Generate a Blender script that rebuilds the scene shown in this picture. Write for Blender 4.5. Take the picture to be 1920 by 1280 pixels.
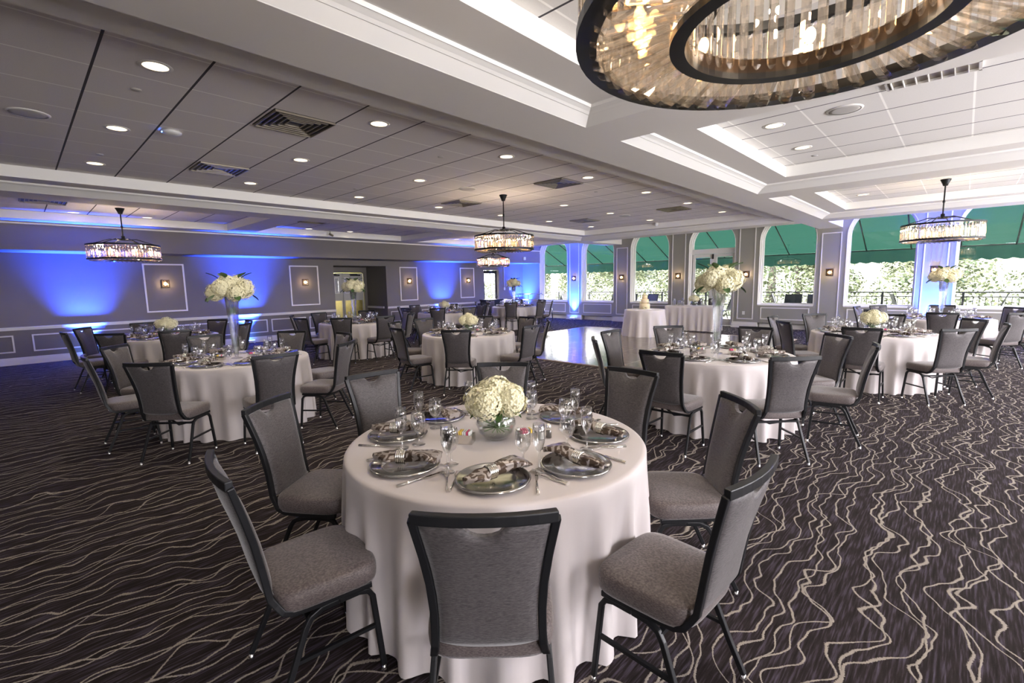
import bpy, bmesh, math, random
from mathutils import Vector, Matrix
random.seed(7)
PI = math.pi
for o in list(bpy.data.objects): bpy.data.objects.remove(o)
SC = bpy.context.scene
COL = SC.collection

# ------------------------------------------------------------------ camera
YAW, PIT, ROL, CAMZ = 0.76340, -0.12386, -0.01828, 1.58
cam_d = bpy.data.cameras.new('camera'); cam = bpy.data.objects.new('camera', cam_d); COL.objects.link(cam)
cam_d.sensor_width = 36; cam_d.lens = 883.52*36/1920; cam_d.clip_start = 0.02; cam_d.clip_end = 400
fw = Vector((-math.sin(YAW)*math.cos(PIT), math.cos(YAW)*math.cos(PIT), math.sin(PIT)))
r0 = Vector((math.cos(YAW), math.sin(YAW), 0)); u0 = r0.cross(fw)
rt = r0*math.cos(ROL)+u0*math.sin(ROL); up = -r0*math.sin(ROL)+u0*math.cos(ROL)
M = Matrix((rt, up, -fw)).transposed().to_4x4(); M.translation = Vector((0, 0, CAMZ)); cam.matrix_world = M
SC.camera = cam

# ------------------------------------------------------------------ world, sun, exposure
W = bpy.data.worlds.new('world'); SC.world = W; W.use_nodes = True
nt = W.node_tree; bg = nt.nodes['Background']
sky = nt.nodes.new('ShaderNodeTexSky'); sky.sky_type = 'HOSEK_WILKIE'; sky.turbidity = 3.0; sky.ground_albedo = 0.4
sky.sun_direction = Vector((-0.45, -0.5, 0.74)).normalized()
mixw = nt.nodes.new('ShaderNodeMix'); mixw.data_type = 'RGBA'; mixw.inputs['Factor'].default_value = 0.82
nt.links.new(sky.outputs[0], mixw.inputs['A']); mixw.inputs['B'].default_value = (1.0, 0.95, 0.97, 1)
nt.links.new(mixw.outputs['Result'], bg.inputs['Color']); bg.inputs['Strength'].default_value = 10.0
sun_d = bpy.data.lights.new('sun', 'SUN'); sun_d.energy = 15; sun_d.angle = 0.01; sun_d.color = (1, .95, .86)
sun = bpy.data.objects.new('sun', sun_d); COL.objects.link(sun)
sun.rotation_euler = Vector((-0.45, -0.5, 0.74)).to_track_quat('Z', 'Y').to_euler()
SC.view_settings.view_transform = 'Standard'; SC.view_settings.look = 'None'
SC.view_settings.exposure = 1.65; SC.view_settings.gamma = 1.0; SC.view_settings.use_curve_mapping = False
E_DOWN, E_CHAND, E_SCONCE, E_BLUE = 17.0, 9.0, 4.0, 3200.0
WARM = (1.0, .80, .58)

# ------------------------------------------------------------------ material helpers
def nmat(name):
    m = bpy.data.materials.new(name); m.use_nodes = True; return m, m.node_tree, m.node_tree.nodes['Principled BSDF']
def simple(name, col, rough=.5, metal=0, bump=0, bscale=60, spec=None, emis=None, es=0, var=0, sheen=0, vscale=3):
    m, t, b = nmat(name); b.inputs['Base Color'].default_value = (*col, 1)
    b.inputs['Roughness'].default_value = rough; b.inputs['Metallic'].default_value = metal
    if spec is not None: b.inputs['Specular IOR Level'].default_value = spec
    if sheen: b.inputs['Sheen Weight'].default_value = sheen
    if emis: b.inputs['Emission Color'].default_value = (*emis, 1); b.inputs['Emission Strength'].default_value = es
    tc = t.nodes.new('ShaderNodeTexCoord')
    if var:
        n = t.nodes.new('ShaderNodeTexNoise'); n.inputs['Scale'].default_value = vscale; n.inputs['Detail'].default_value = 4
        t.links.new(tc.outputs['Object'], n.inputs['Vector'])
        mx = t.nodes.new('ShaderNodeMix'); mx.data_type = 'RGBA'
        mx.inputs['A'].default_value = (*[c*(1-var) for c in col], 1); mx.inputs['B'].default_value = (*[min(1, c*(1+var)) for c in col], 1)
        t.links.new(n.outputs['Fac'], mx.inputs['Factor']); t.links.new(mx.outputs['Result'], b.inputs['Base Color'])
    if bump:
        n = t.nodes.new('ShaderNodeTexNoise'); n.inputs['Scale'].default_value = bscale; n.inputs['Detail'].default_value = 3
        t.links.new(tc.outputs['Object'], n.inputs['Vector'])
        bp = t.nodes.new('ShaderNodeBump'); bp.inputs['Strength'].default_value = bump; bp.inputs['Distance'].default_value = .01
        t.links.new(n.outputs['Fac'], bp.inputs['Height']); t.links.new(bp.outputs['Normal'], b.inputs['Normal'])
    return m
def math_n(t, op, a, b=None, c=None):
    n = t.nodes.new('ShaderNodeMath'); n.operation = op
    for i, v in enumerate((a, b, c)):
        if v is None: continue
        if isinstance(v, (int, float)): n.inputs[i].default_value = v
        else: t.links.new(v, n.inputs[i])
    return n.outputs[0]
def glassm(name, tint=(1, 1, 1), k=1.0, rough=0.0):
    m = bpy.data.materials.new(name); m.use_nodes = True; t = m.node_tree; t.nodes.clear()
    out = t.nodes.new('ShaderNodeOutputMaterial'); tr = t.nodes.new('ShaderNodeBsdfTransparent'); gl = t.nodes.new('ShaderNodeBsdfGlossy')
    tr.inputs[0].default_value = (*tint, 1); gl.inputs['Roughness'].default_value = rough; gl.inputs['Color'].default_value = (1, 1, 1, 1)
    fr = t.nodes.new('ShaderNodeLayerWeight'); fr.inputs['Blend'].default_value = .5
    mx = t.nodes.new('ShaderNodeMixShader'); f = math_n(t, 'MULTIPLY_ADD', math_n(t, 'POWER', fr.outputs['Facing'], 4), .55*k, .045*k)
    t.links.new(f, mx.inputs[0]); t.links.new(tr.outputs[0], mx.inputs[1]); t.links.new(gl.outputs[0], mx.inputs[2]); t.links.new(mx.outputs[0], out.inputs[0])
    return m

MAT = {}
MAT['wall'] = simple('wall_paint', (.175, .160, .148), .75, bump=.15, bscale=180, var=.04)
MAT['pilaster'] = simple('pilaster_paint', (.285, .275, .235), .6, bump=.05, bscale=90)
MAT['white'] = simple('white_trim', (.72, .70, .66), .45)
MAT['door_white'] = simple('door_white', (.66, .65, .60), .5)
MAT['beam'] = simple('ceiling_plaster', (.74, .71, .66), .7, bump=.04, bscale=40)
MAT['cove'] = simple('cove_white', (.82, .81, .77), .55)
MAT['black'] = simple('black_metal', (.012, .013, .015), .38, .6)
MAT['bronze'] = simple('dark_bronze', (.045, .03, .02), .35, .8)
MAT['frame'] = simple('charcoal_powder_coat', (.010, .0105, .012), .40, 0, spec=.35)
MAT['chrome'] = simple('chrome', (.8, .8, .8), .12, 1)
MAT['silver'] = simple('polished_silver', (.72, .70, .66), .10, 1)
MAT['charger'] = simple('charger_silver', (.46, .45, .43), .13, 1)
MAT['brass'] = simple('worn_brass', (.50, .42, .14), .3, 1, var=.3, vscale=8)
MAT['cloth'] = simple('tablecloth_satin', (.60, .555, .545), .5, bump=.12, bscale=9, sheen=.15)
MAT['cake'] = simple('buttercream', (.78, .66, .42), .6, bump=.2, bscale=40)
MAT['leaf'] = simple('leaf_green', (.035, .09, .02), .4)
MAT['stem'] = simple('stem_green', (.10, .22, .06), .5)
MAT['flower'] = simple('hydrangea_petals', (.78, .74, .50), .6, var=.22, vscale=22, sheen=.2)
MAT['water'] = glassm('vase_water', (.93, .97, .93), .6)
MAT['glass'] = glassm('clear_glass', (.955, .96, .96), 2.4)
MAT['window_glass'] = glassm('window_pane', (.96, .96, .97), 1.0)
MAT['paper_pink'] = simple('pink_paper', (.75, .10, .22), .7)
MAT['paper_yellow'] = simple('yellow_paper', (.85, .62, .12), .7)
MAT['paper_white'] = simple('white_paper', (.8, .8, .78), .7)
MAT['salt'] = simple('salt_grains', (.75, .74, .7), .8)
MAT['pepper'] = simple('pepper_grains', (.05, .04, .03), .8)
MAT['plastic'] = simple('white_plastic', (.7, .7, .68), .4)
MAT['door'] = simple('door_paint', (.40, .39, .36), .5)
MAT['deck'] = simple('deck_boards', (.06, .06, .058), .8, var=.2)
MAT['grass'] = simple('lawn', (.032, .042, .016), .9, var=.35, vscale=.6)
MAT['bark'] = simple('bark', (.022, .018, .013), .9, bump=.4, bscale=12)
MAT['rail'] = simple('black_rail_paint', (.006, .009, .010), .4, .2)
MAT['sling'] = simple('patio_sling', (.012, .018, .024), .5)
MAT['lens'] = simple('lamp_lens', (1, 1, 1), .5, emis=(1, .78, .50), es=1.0)
MAT['bulb'] = simple('warm_bulb', (1, .8, .5), .5, emis=(1, .60, .26), es=7)
MAT['sconce_lamp'] = simple('sconce_lamp', (1, .8, .5), .5, emis=(1, .60, .26), es=26)
MAT['blue_lens'] = simple('blue_led_lens', (.1, .2, 1), .5, emis=(.05, .2, 1), es=25)
MAT['red_face'] = simple('exit_red', (.5, .02, .02), .5, emis=(1, .06, .04), es=1.6)
MAT['exit_white'] = simple('exit_letter', (.8, .5, .5), .5, emis=(1, .55, .5), es=1.6)
MAT['vent'] = simple('vent_metal', (.34, .30, .23), .4, .7)
MAT['mesh_white'] = simple('speaker_grille', (.52, .50, .47), .6, bump=.3, bscale=300)
MAT['gold_edge'] = simple('floor_edge_metal', (.55, .42, .28), .35, .8)

def crystal():
    m = bpy.data.materials.new('crystal'); m.use_nodes = True; t = m.node_tree; t.nodes.clear()
    out = t.nodes.new('ShaderNodeOutputMaterial'); g = t.nodes.new('ShaderNodeBsdfGlass'); g.inputs['IOR'].default_value = 1.52
    g.inputs['Color'].default_value = (1, .95, .88, 1); g.inputs['Roughness'].default_value = .0
    tr = t.nodes.new('ShaderNodeBsdfTransparent'); tr.inputs[0].default_value = (1, .96, .90, 1)
    mx = t.nodes.new('ShaderNodeMixShader'); mx.inputs[0].default_value = .55
    t.links.new(g.outputs[0], mx.inputs[1]); t.links.new(tr.outputs[0], mx.inputs[2]); t.links.new(mx.outputs[0], out.inputs[0]); return m
MAT['crystal'] = crystal()
MAT['thick_glass'] = crystal(); MAT['thick_glass'].name = 'thick_clear_glass'
for n_ in MAT['thick_glass'].node_tree.nodes:
    if n_.type == 'BSDF_GLASS': n_.inputs['Color'].default_value = (1, 1, 1, 1)
    if n_.type == 'BSDF_TRANSPARENT': n_.inputs['Color'].default_value = (.97, .98, .98, 1)

def fabric(name, c1, c2, sx, sy):
    m, t, b = nmat(name); tc = t.nodes.new('ShaderNodeTexCoord'); mp = t.nodes.new('ShaderNodeMapping'); mp.inputs['Scale'].default_value = (sx, sx, sy)
    n = t.nodes.new('ShaderNodeTexNoise'); n.inputs['Scale'].default_value = 1; n.inputs['Detail'].default_value = 3
    t.links.new(tc.outputs['Object'], mp.inputs[0]); t.links.new(mp.outputs[0], n.inputs['Vector'])
    cr = t.nodes.new('ShaderNodeValToRGB'); cr.color_ramp.elements[0].position = .35; cr.color_ramp.elements[1].position = .68
    cr.color_ramp.elements[0].color = (*c1, 1); cr.color_ramp.elements[1].color = (*c2, 1)
    t.links.new(n.outputs['Fac'], cr.inputs[0]); t.links.new(cr.outputs[0], b.inputs['Base Color'])
    bp = t.nodes.new('ShaderNodeBump'); bp.inputs['Strength'].default_value = .5; bp.inputs['Distance'].default_value = .003
    t.links.new(n.outputs['Fac'], bp.inputs['Height']); t.links.new(bp.outputs['Normal'], b.inputs['Normal'])
    b.inputs['Roughness'].default_value = .55; b.inputs['Sheen Weight'].default_value = .35; b.inputs['Sheen Roughness'].default_value = .4
    return m
MAT['seat'] = fabric('seat_fabric', (.060, .047, .045), (.155, .126, .121), 110, 300)
MAT['backcloth'] = fabric('back_fabric', (.038, .033, .034), (.108, .096, .097), 70, 420)

def damask():
    m, t, b = nmat('damask_napkin'); tc = t.nodes.new('ShaderNodeTexCoord'); n = t.nodes.new('ShaderNodeTexNoise')
    n.inputs['Scale'].default_value = 17; n.inputs['Detail'].default_value = .6; n.inputs['Distortion'].default_value = 2.8
    t.links.new(tc.outputs['Object'], n.inputs['Vector'])
    cr = t.nodes.new('ShaderNodeValToRGB'); cr.color_ramp.elements[0].position = .49; cr.color_ramp.elements[1].position = .52
    cr.color_ramp.elements[0].color = (.075, .05, .035, 1); cr.color_ramp.elements[1].color = (.36, .32, .29, 1)
    t.links.new(n.outputs['Fac'], cr.inputs[0]); t.links.new(cr.outputs[0], b.inputs['Base Color'])
    b.inputs['Roughness'].default_value = .32; b.inputs['Metallic'].default_value = .25; return m
MAT['damask'] = damask()

def carpet():
    m, t, b = nmat('carpet'); tc = t.nodes.new('ShaderNodeTexCoord'); sp = t.nodes.new('ShaderNodeSeparateXYZ'); t.links.new(tc.outputs['Object'], sp.inputs[0])
    def noise(sc, off, sy=1.0, det=1.0, sx=.55):
        mp = t.nodes.new('ShaderNodeMapping'); mp.inputs['Location'].default_value = (off, off*1.7, off*.3); mp.inputs['Scale'].default_value = (sx, sy, 1)
        n = t.nodes.new('ShaderNodeTexNoise'); n.inputs['Scale'].default_value = sc; n.inputs['Detail'].default_value = det; n.inputs['Roughness'].default_value = .4
        t.links.new(tc.outputs['Object'], mp.inputs[0]); t.links.new(mp.outputs[0], n.inputs['Vector']); return n.outputs['Fac']
    def sub5(a, k): return math_n(t, 'MULTIPLY', math_n(t, 'SUBTRACT', a, .5), k)
    fuzz = sub5(noise(150, 3, 1, 0, 1), .007)
    base = math_n(t, 'ADD', math_n(t, 'ADD', sp.outputs[0], sub5(noise(1.9, 1), .50)), fuzz)
    def fam(f, off, k2, s2, k3, s3):
        u = math_n(t, 'ADD', base, sub5(noise(s2, off), k2)); u = math_n(t, 'ADD', u, sub5(noise(s3, off+9), k3))
        u = math_n(t, 'MULTIPLY', u, f); fr = math_n(t, 'FRACT', u); d = math_n(t, 'ABSOLUTE', math_n(t, 'SUBTRACT', fr, .5))
        d = math_n(t, 'DIVIDE', d, f); return d
    d = fam(6.4, 2.3, .19, 4.4, .05, 9.5); d2 = fam(5.6, 17.1, .28, 3.8, .05, 9); d3 = fam(2.9, 31.7, .46, 3.1, .07, 7); d = math_n(t, 'MINIMUM', math_n(t, 'MINIMUM', d, d2), d3)
    mr = t.nodes.new('ShaderNodeMapRange'); mr.interpolation_type = 'SMOOTHSTEP'; t.links.new(d, mr.inputs['Value'])
    mr.inputs['From Min'].default_value = .0030; mr.inputs['From Max'].default_value = .0066; mr.inputs['To Min'].default_value = 1; mr.inputs['To Max'].default_value = 0
    st = t.nodes.new('ShaderNodeTexNoise'); mp = t.nodes.new('ShaderNodeMapping'); mp.inputs['Scale'].default_value = (95, 6, 1); st.inputs['Scale'].default_value = 1; st.inputs['Detail'].default_value = 4
    t.links.new(tc.outputs['Object'], mp.inputs[0]); t.links.new(mp.outputs[0], st.inputs['Vector'])
    cr = t.nodes.new('ShaderNodeValToRGB'); e = cr.color_ramp.elements
    e[0].position = .30; e[0].color = (.010, .007, .006, 1); e[1].position = .74; e[1].color = (.085, .070, .096, 1)
    k = cr.color_ramp.elements.new(.5); k.color = (.022, .0155, .0155, 1)
    t.links.new(st.outputs['Fac'], cr.inputs[0])
    mx = t.nodes.new('ShaderNodeMix'); mx.data_type = 'RGBA'; t.links.new(mr.outputs[0], mx.inputs['Factor']); t.links.new(cr.outputs[0], mx.inputs['A']); mx.inputs['B'].default_value = (.30, .265, .225, 1)
    t.links.new(mx.outputs['Result'], b.inputs['Base Color']); b.inputs['Roughness'].default_value = .95; b.inputs['Specular IOR Level'].default_value = .15
    fz = t.nodes.new('ShaderNodeTexNoise'); fz.inputs['Scale'].default_value = 350; t.links.new(tc.outputs['Object'], fz.inputs['Vector'])
    hh = math_n(t, 'ADD', fz.outputs['Fac'], mr.outputs[0]); bp = t.nodes.new('ShaderNodeBump'); bp.inputs['Strength'].default_value = .5; bp.inputs['Distance'].default_value = .004
    t.links.new(hh, bp.inputs['Height']); t.links.new(bp.outputs['Normal'], b.inputs['Normal']); return m
MAT['carpet'] = carpet()

def tiles(name, s, ox, oy, col):
    m, t, b = nmat(name); tc = t.nodes.new('ShaderNodeTexCoord'); sp = t.nodes.new('ShaderNodeSeparateXYZ'); t.links.new(tc.outputs['Object'], sp.inputs[0])
    def dist(o, off):
        u = math_n(t, 'MULTIPLY', math_n(t, 'SUBTRACT', o, off), 1/s); fr = math_n(t, 'FRACT', math_n(t, 'ADD', u, .5))
        return math_n(t, 'MULTIPLY', math_n(t, 'ABSOLUTE', math_n(t, 'SUBTRACT', fr, .5)), s)
    dx = dist(sp.outputs[0], ox); dy = dist(sp.outputs[1], oy)
    def step(d, w): return math_n(t, 'LESS_THAN', d, w)
    gx = step(dx, .0085); gy = step(dy, .009)
    n = t.nodes.new('ShaderNodeTexNoise'); n.inputs['Scale'].default_value = 260; n.inputs['Detail'].default_value = 2; t.links.new(tc.outputs['Object'], n.inputs['Vector'])
    mx0 = t.nodes.new('ShaderNodeMix'); mx0.data_type = 'RGBA'; t.links.new(n.outputs['Fac'], mx0.inputs['Factor'])
    mx0.inputs['A'].default_value = (*[c*.85 for c in col], 1); mx0.inputs['B'].default_value = (*[c*1.12 for c in col], 1)
    mx1 = t.nodes.new('ShaderNodeMix'); mx1.data_type = 'RGBA'; t.links.new(gx, mx1.inputs['Factor']); t.links.new(mx0.outputs['Result'], mx1.inputs['A']); mx1.inputs['B'].default_value = (1.0, .98, .93, 1)
    mx2 = t.nodes.new('ShaderNodeMix'); mx2.data_type = 'RGBA'; t.links.new(gy, mx2.inputs['Factor']); t.links.new(mx1.outputs['Result'], mx2.inputs['A']); mx2.inputs['B'].default_value = (.05, .045, .05, 1)
    t.links.new(mx2.outputs['Result'], b.inputs['Base Color']); b.inputs['Roughness'].default_value = .9
    hh = math_n(t, 'SUBTRACT', 1.0, math_n(t, 'MAXIMUM', step(dx, .02), step(dy, .02)))
    bp = t.nodes.new('ShaderNodeBump'); bp.inputs['Strength'].default_value = .35; bp.inputs['Distance'].default_value = .006; bp.invert = True
    t.links.new(hh, bp.inputs['Height']); t.links.new(bp.outputs['Normal'], b.inputs['Normal']); return m
TS = 0.6215
MAT['tiles'] = tiles('acoustic_tiles', TS, -4.135, 2.42, (.77, .73, .705))
MAT['tiles_right'] = tiles('acoustic_tiles_right', TS, -1.30, 6.16, (.78, .76, .72))

def dancewood():
    m, t, b = nmat('dance_floor_panels'); tc = t.nodes.new('ShaderNodeTexCoord'); sp = t.nodes.new('ShaderNodeSeparateXYZ'); t.links.new(tc.outputs['Object'], sp.inputs[0])
    def dist(o, s):
        fr = math_n(t, 'FRACT', math_n(t, 'ADD', math_n(t, 'MULTIPLY', o, 1/s), .5)); return math_n(t, 'MULTIPLY', math_n(t, 'ABSOLUTE', math_n(t, 'SUBTRACT', fr, .5)), s)
    g = math_n(t, 'LESS_THAN', math_n(t, 'MINIMUM', dist(sp.outputs[0], .9), dist(sp.outputs[1], .9)), .006)
    mp = t.nodes.new('ShaderNodeMapping'); mp.inputs['Scale'].default_value = (3, 30, 1); n = t.nodes.new('ShaderNodeTexNoise'); n.inputs['Scale'].default_value = 1; n.inputs['Detail'].default_value = 5
    t.links.new(tc.outputs['Object'], mp.inputs[0]); t.links.new(mp.outputs[0], n.inputs['Vector'])
    a = t.nodes.new('ShaderNodeMix'); a.data_type = 'RGBA'; t.links.new(n.outputs['Fac'], a.inputs['Factor']); a.inputs['A'].default_value = (.07, .058, .05, 1); a.inputs['B'].default_value = (.17, .145, .13, 1)
    c = t.nodes.new('ShaderNodeMix'); c.data_type = 'RGBA'; t.links.new(g, c.inputs['Factor']); t.links.new(a.outputs['Result'], c.inputs['A']); c.inputs['B'].default_value = (.4, .38, .35, 1)
    t.links.new(c.outputs['Result'], b.inputs['Base Color']); b.inputs['Roughness'].default_value = .16; b.inputs['Specular IOR Level'].default_value = .9; return m
MAT['dance'] = dancewood()

def awn():
    m = bpy.data.materials.new('green_canvas'); m.use_nodes = True; t = m.node_tree; t.nodes.clear(); out = t.nodes.new('ShaderNodeOutputMaterial')
    d = t.nodes.new('ShaderNodeBsdfDiffuse'); d.inputs[0].default_value = (.020, .048, .035, 1); tl = t.nodes.new('ShaderNodeBsdfTranslucent'); tl.inputs[0].default_value = (.014, .054, .038, 1)
    mx = t.nodes.new('ShaderNodeMixShader'); mx.inputs[0].default_value = .16; t.links.new(d.outputs[0], mx.inputs[1]); t.links.new(tl.outputs[0], mx.inputs[2]); t.links.new(mx.outputs[0], out.inputs[0]); return m
MAT['awning'] = awn()
def foliage():
    m, t, b = nmat('foliage'); tc = t.nodes.new('ShaderNodeTexCoord'); n = t.nodes.new('ShaderNodeTexNoise'); n.inputs['Scale'].default_value = 1.3; n.inputs['Detail'].default_value = 5
    t.links.new(tc.outputs['Object'], n.inputs['Vector']); cr = t.nodes.new('ShaderNodeValToRGB'); cr.color_ramp.elements[0].position = .36; cr.color_ramp.elements[0].color = (.018, .034, .010, 1)
    cr.color_ramp.elements[1].position = .60; cr.color_ramp.elements[1].color = (.066, .078, .036, 1); t.links.new(n.outputs['Fac'], cr.inputs[0]); t.links.new(cr.outputs[0], b.inputs['Base Color']); b.inputs['Roughness'].default_value = .8; return m
MAT['foliage'] = foliage()

# ------------------------------------------------------------------ mesh helpers
def link(o, parent=None):
    COL.objects.link(o)
    if parent: o.parent = parent
    return o
class MB:
    def __init__(s): s.bm = bmesh.new()
    def box(s, x0, x1, y0, y1, z0, z1, mat=None):
        v = [s.bm.verts.new(p) for p in ((x0,y0,z0),(x1,y0,z0),(x1,y1,z0),(x0,y1,z0),(x0,y0,z1),(x1,y0,z1),(x1,y1,z1),(x0,y1,z1))]
        if mat is not None:
            for q in v: q.co = mat @ q.co
        for f in ((0,3,2,1),(4,5,6,7),(0,1,5,4),(1,2,6,5),(2,3,7,6),(3,0,4,7)): s.bm.faces.new([v[i] for i in f])
        return s
    def lathe(s, prof, n=24, c=(0,0,0), smooth=True, cap=True):
        rings = []
        for r, z in prof:
            if r < 1e-5: rings.append([s.bm.verts.new((c[0], c[1], c[2]+z))])
            else: rings.append([s.bm.verts.new((c[0]+r*math.cos(2*PI*i/n), c[1]+r*math.sin(2*PI*i/n), c[2]+z)) for i in range(n)])
        for a, b in zip(rings, rings[1:]):
            for i in range(n):
                j = (i+1) % n
                if len(a) == 1 and len(b) == 1: continue
                if len(a) == 1: f = s.bm.faces.new((a[0], b[j], b[i]))
                elif len(b) == 1: f = s.bm.faces.new((a[i], a[j], b[0]))
                else: f = s.bm.faces.new((a[i], a[j], b[j], b[i]))
                f.smooth = smooth
        return s
    def tube(s, pts, w, h=None, n=8, closed=False, round_=True, upv=None, caps=True):
        """sweep a section (round radius w, or rectangle w x h) along pts; w may be a list"""
        P = [Vector(p) for p in pts]; N = len(P); rings = []; prev = None
        for i, p in enumerate(P):
            a = P[(i-1) % N] if (closed or i > 0) else P[i]; b = P[(i+1) % N] if (closed or i < N-1) else P[i]
            t = (b-a).normalized()
            if upv is not None: x = Vector(upv).cross(t)
            elif prev is None: x = Vector((0, 0, 1)).cross(t) if abs(t.z) < .9 else Vector((1, 0, 0))
            else: x = prev - t*prev.dot(t)
            if x.length < 1e-6: x = Vector((1, 0, 0))
            x.normalize(); y = t.cross(x).normalized(); prev = x
            ww = w[i] if isinstance(w, (list, tuple)) else w
            if h is None: q = [p + x*(ww*math.cos(2*PI*k/n)) + y*(ww*math.sin(2*PI*k/n)) for k in range(n)]
            else: q = [p + x*sx*ww/2 + y*sy*h/2 for sx, sy in ((-1,-1),(1,-1),(1,1),(-1,1))]
            rings.append([s.bm.verts.new(v) for v in q])
        m = len(rings[0])
        for i in range(N if closed else N-1):
            a, b = rings[i], rings[(i+1) % N]
            for k in range(m):
                f = s.bm.faces.new((a[k], a[(k+1) % m], b[(k+1) % m], b[k])); f.smooth = h is None
        if not closed and caps:
            s.bm.faces.new(rings[0][::-1]); s.bm.faces.new(rings[-1])
        return s
    def ball(s, c, r, seg=12, sc=(1,1,1)):
        g = bmesh.ops.create_uvsphere(s.bm, u_segments=seg, v_segments=max(6, seg//2), radius=r)
        for v in g['verts']: v.co = Vector((v.co.x*sc[0], v.co.y*sc[1], v.co.z*sc[2]))+Vector(c)
        for f in {f for v in g['verts'] for f in v.link_faces}: f.smooth = True
        return s
    def build(s, name, mat, parent=None, bevel=0, label=None, flip=True):
        bmesh.ops.recalc_face_normals(s.bm, faces=s.bm.faces)
        me = bpy.data.meshes.new(name); s.bm.to_mesh(me); s.bm.free(); me.materials.append(MAT[mat] if isinstance(mat, str) else mat)
        o = bpy.data.objects.new(name, me); link(o, parent)
        if bevel:
            b = o.modifiers.new('bevel', 'BEVEL'); b.width = bevel; b.segments = 2; b.limit_method = 'ANGLE'
        if label: o['label'] = label
        return o
def empty(name, loc=(0,0,0), rz=0, label=None, cat=None, group=None):
    o = bpy.data.objects.new(name, None); o.empty_display_size = .1; link(o); o.location = loc; o.rotation_euler = (0, 0, rz)
    return tag(o, label, cat, group)
def tag(o, label=None, cat=None, group=None, kind=None):
    if label: o['label'] = label
    if cat: o['category'] = cat
    if group: o['group'] = group
    if kind: o['kind'] = kind
    return o
def struct(o): o['kind'] = 'structure'; return o
def tree_copy(o, parent=None):
    c = o.copy(); COL.objects.link(c); c.parent = parent
    for ch in o.children: tree_copy(ch, c)
    return c
USED = set()
def inst(proto, loc, rz=0, label=None, group=None):
    """first use places the prototype itself, later ones copy it with its parts"""
    if proto.name not in USED: USED.add(proto.name); o = proto
    else: o = tree_copy(proto)
    o.location = loc; o.rotation_euler = (0, 0, rz)
    if label: o['label'] = label
    if group: o['group'] = group
    return o

# ------------------------------------------------------------------ room shell
LW, WW, RW, BW = -14.80, 16.26, 4.30, -5.60
ZB, ZM, ZT, ZTL = 2.962, 3.07, 3.22, 3.115
SF, SB = -13.75, 2.417
struct(MB().box(LW-2.9, RW+.2, BW-.2, WW+.34, -.06, 0).build('floor', 'carpet'))
# left wall with alcove (y 7.18-9.10) and door recess (y 13.81-14.70)
m = MB(); T = .22
m.box(LW-T, LW, BW, 7.18, 0, 3.3); m.box(LW-T, LW, 9.10, 13.81, 0, 3.3); m.box(LW-T, LW, 14.70, WW+.3, 0, 3.3)
m.box(LW-T, LW, 7.18, 9.10, 2.24, 3.3); m.box(LW-T, LW, 13.81, 14.70, 2.14, 3.3)
m.box(-16.15, LW-T, 6.98, 7.18, 0, 2.44); m.box(-16.15, LW-T, 9.10, 9.30, 0, 2.44); m.box(-16.15, LW-T, 7.18, 9.10, 2.24, 2.44)
m.box(-16.3, -16.15, 6.98, 7.3, 0, 2.44); m.box(-16.3, -16.15, 8.98, 9.3, 0, 2.44); m.box(-16.3, -16.15, 7.3, 8.98, 2.05, 2.44)
struct(m.build('wall_left', 'wall'))
struct(MB().box(LW, SF, BW, WW, SB, 3.3).build('wall_soffit', 'wall'))
struct(MB().box(SF, SF+.03, BW, WW, ZB-.035, ZB-.001).build('trim_1', 'white'))
# rear and right walls (behind and beside the camera), unseen and made pale to bounce light; right wall with tall windows
struct(MB().box(LW-T, RW+.3, BW-.3, BW, 0, 3.3).build('wall_rear', 'beam'))
m = MB(); ys = [BW, -1.9, -.5, 2.0, 4.0, 4.8, 6.8, 7.6, 9.6, 10.4, 12.4, 13.2, 15.2, WW+.3]  # rearmost gap: added unseen window to brighten the ceiling near the camera
for i in range(0, len(ys)-1):
    if i % 2 == 0: m.box(RW, RW+.28, ys[i], ys[i+1], 0, 3.3)
    else: m.box(RW, RW+.28, ys[i], ys[i+1], 0, .55); m.box(RW, RW+.28, ys[i], ys[i+1], 2.85, 3.3)
struct(m.build('wall_right', 'beam'))
for i in range(1, len(ys)-1, 2):
    w = MB(); a, b = ys[i], ys[i+1]
    w.box(RW+.1, RW+.16, a, a+.07, .55, 2.85).box(RW+.1, RW+.16, b-.07, b, .55, 2.85).box(RW+.1, RW+.16, a+.07, b-.07, .55, .62).box(RW+.1, RW+.16, a+.07, b-.07, 2.78, 2.85)
    o = struct(w.build('window_%d' % (20+i//2), 'white'))
    MB().box(RW+.125, RW+.131, a+.07, b-.07, .62, 2.78).build('pane', 'window_glass', o)

# ceiling: tile fields
def plane(mb, x0, x1, y0, y1, z): mb.box(x0, x1, y0, y1, z, z+.05)
YT = [(-5.54, -1.21), (-.61, 3.72), (4.32, 8.65), (9.25, 13.565)]
m = MB(); plane(m, -9.3, -3.4, BW, 13.3, ZT); ceil = struct(m.build('ceiling', 'tiles'))
m = MB()
for a, b in YT: plane(m, -2.3, 1.6, a+.3, b-.3, ZT)
struct(m.build('ceiling', 'tiles_right'))
m = MB()
for a, b in YT: plane(m, -13.08, -10.28, a, b, ZTL)
struct(m.build('ceiling', 'tiles'))
struct(MB().box(LW-T, RW+.2, BW, WW+.34, 3.62, 3.7).build('ceiling', 'beam'))
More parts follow.
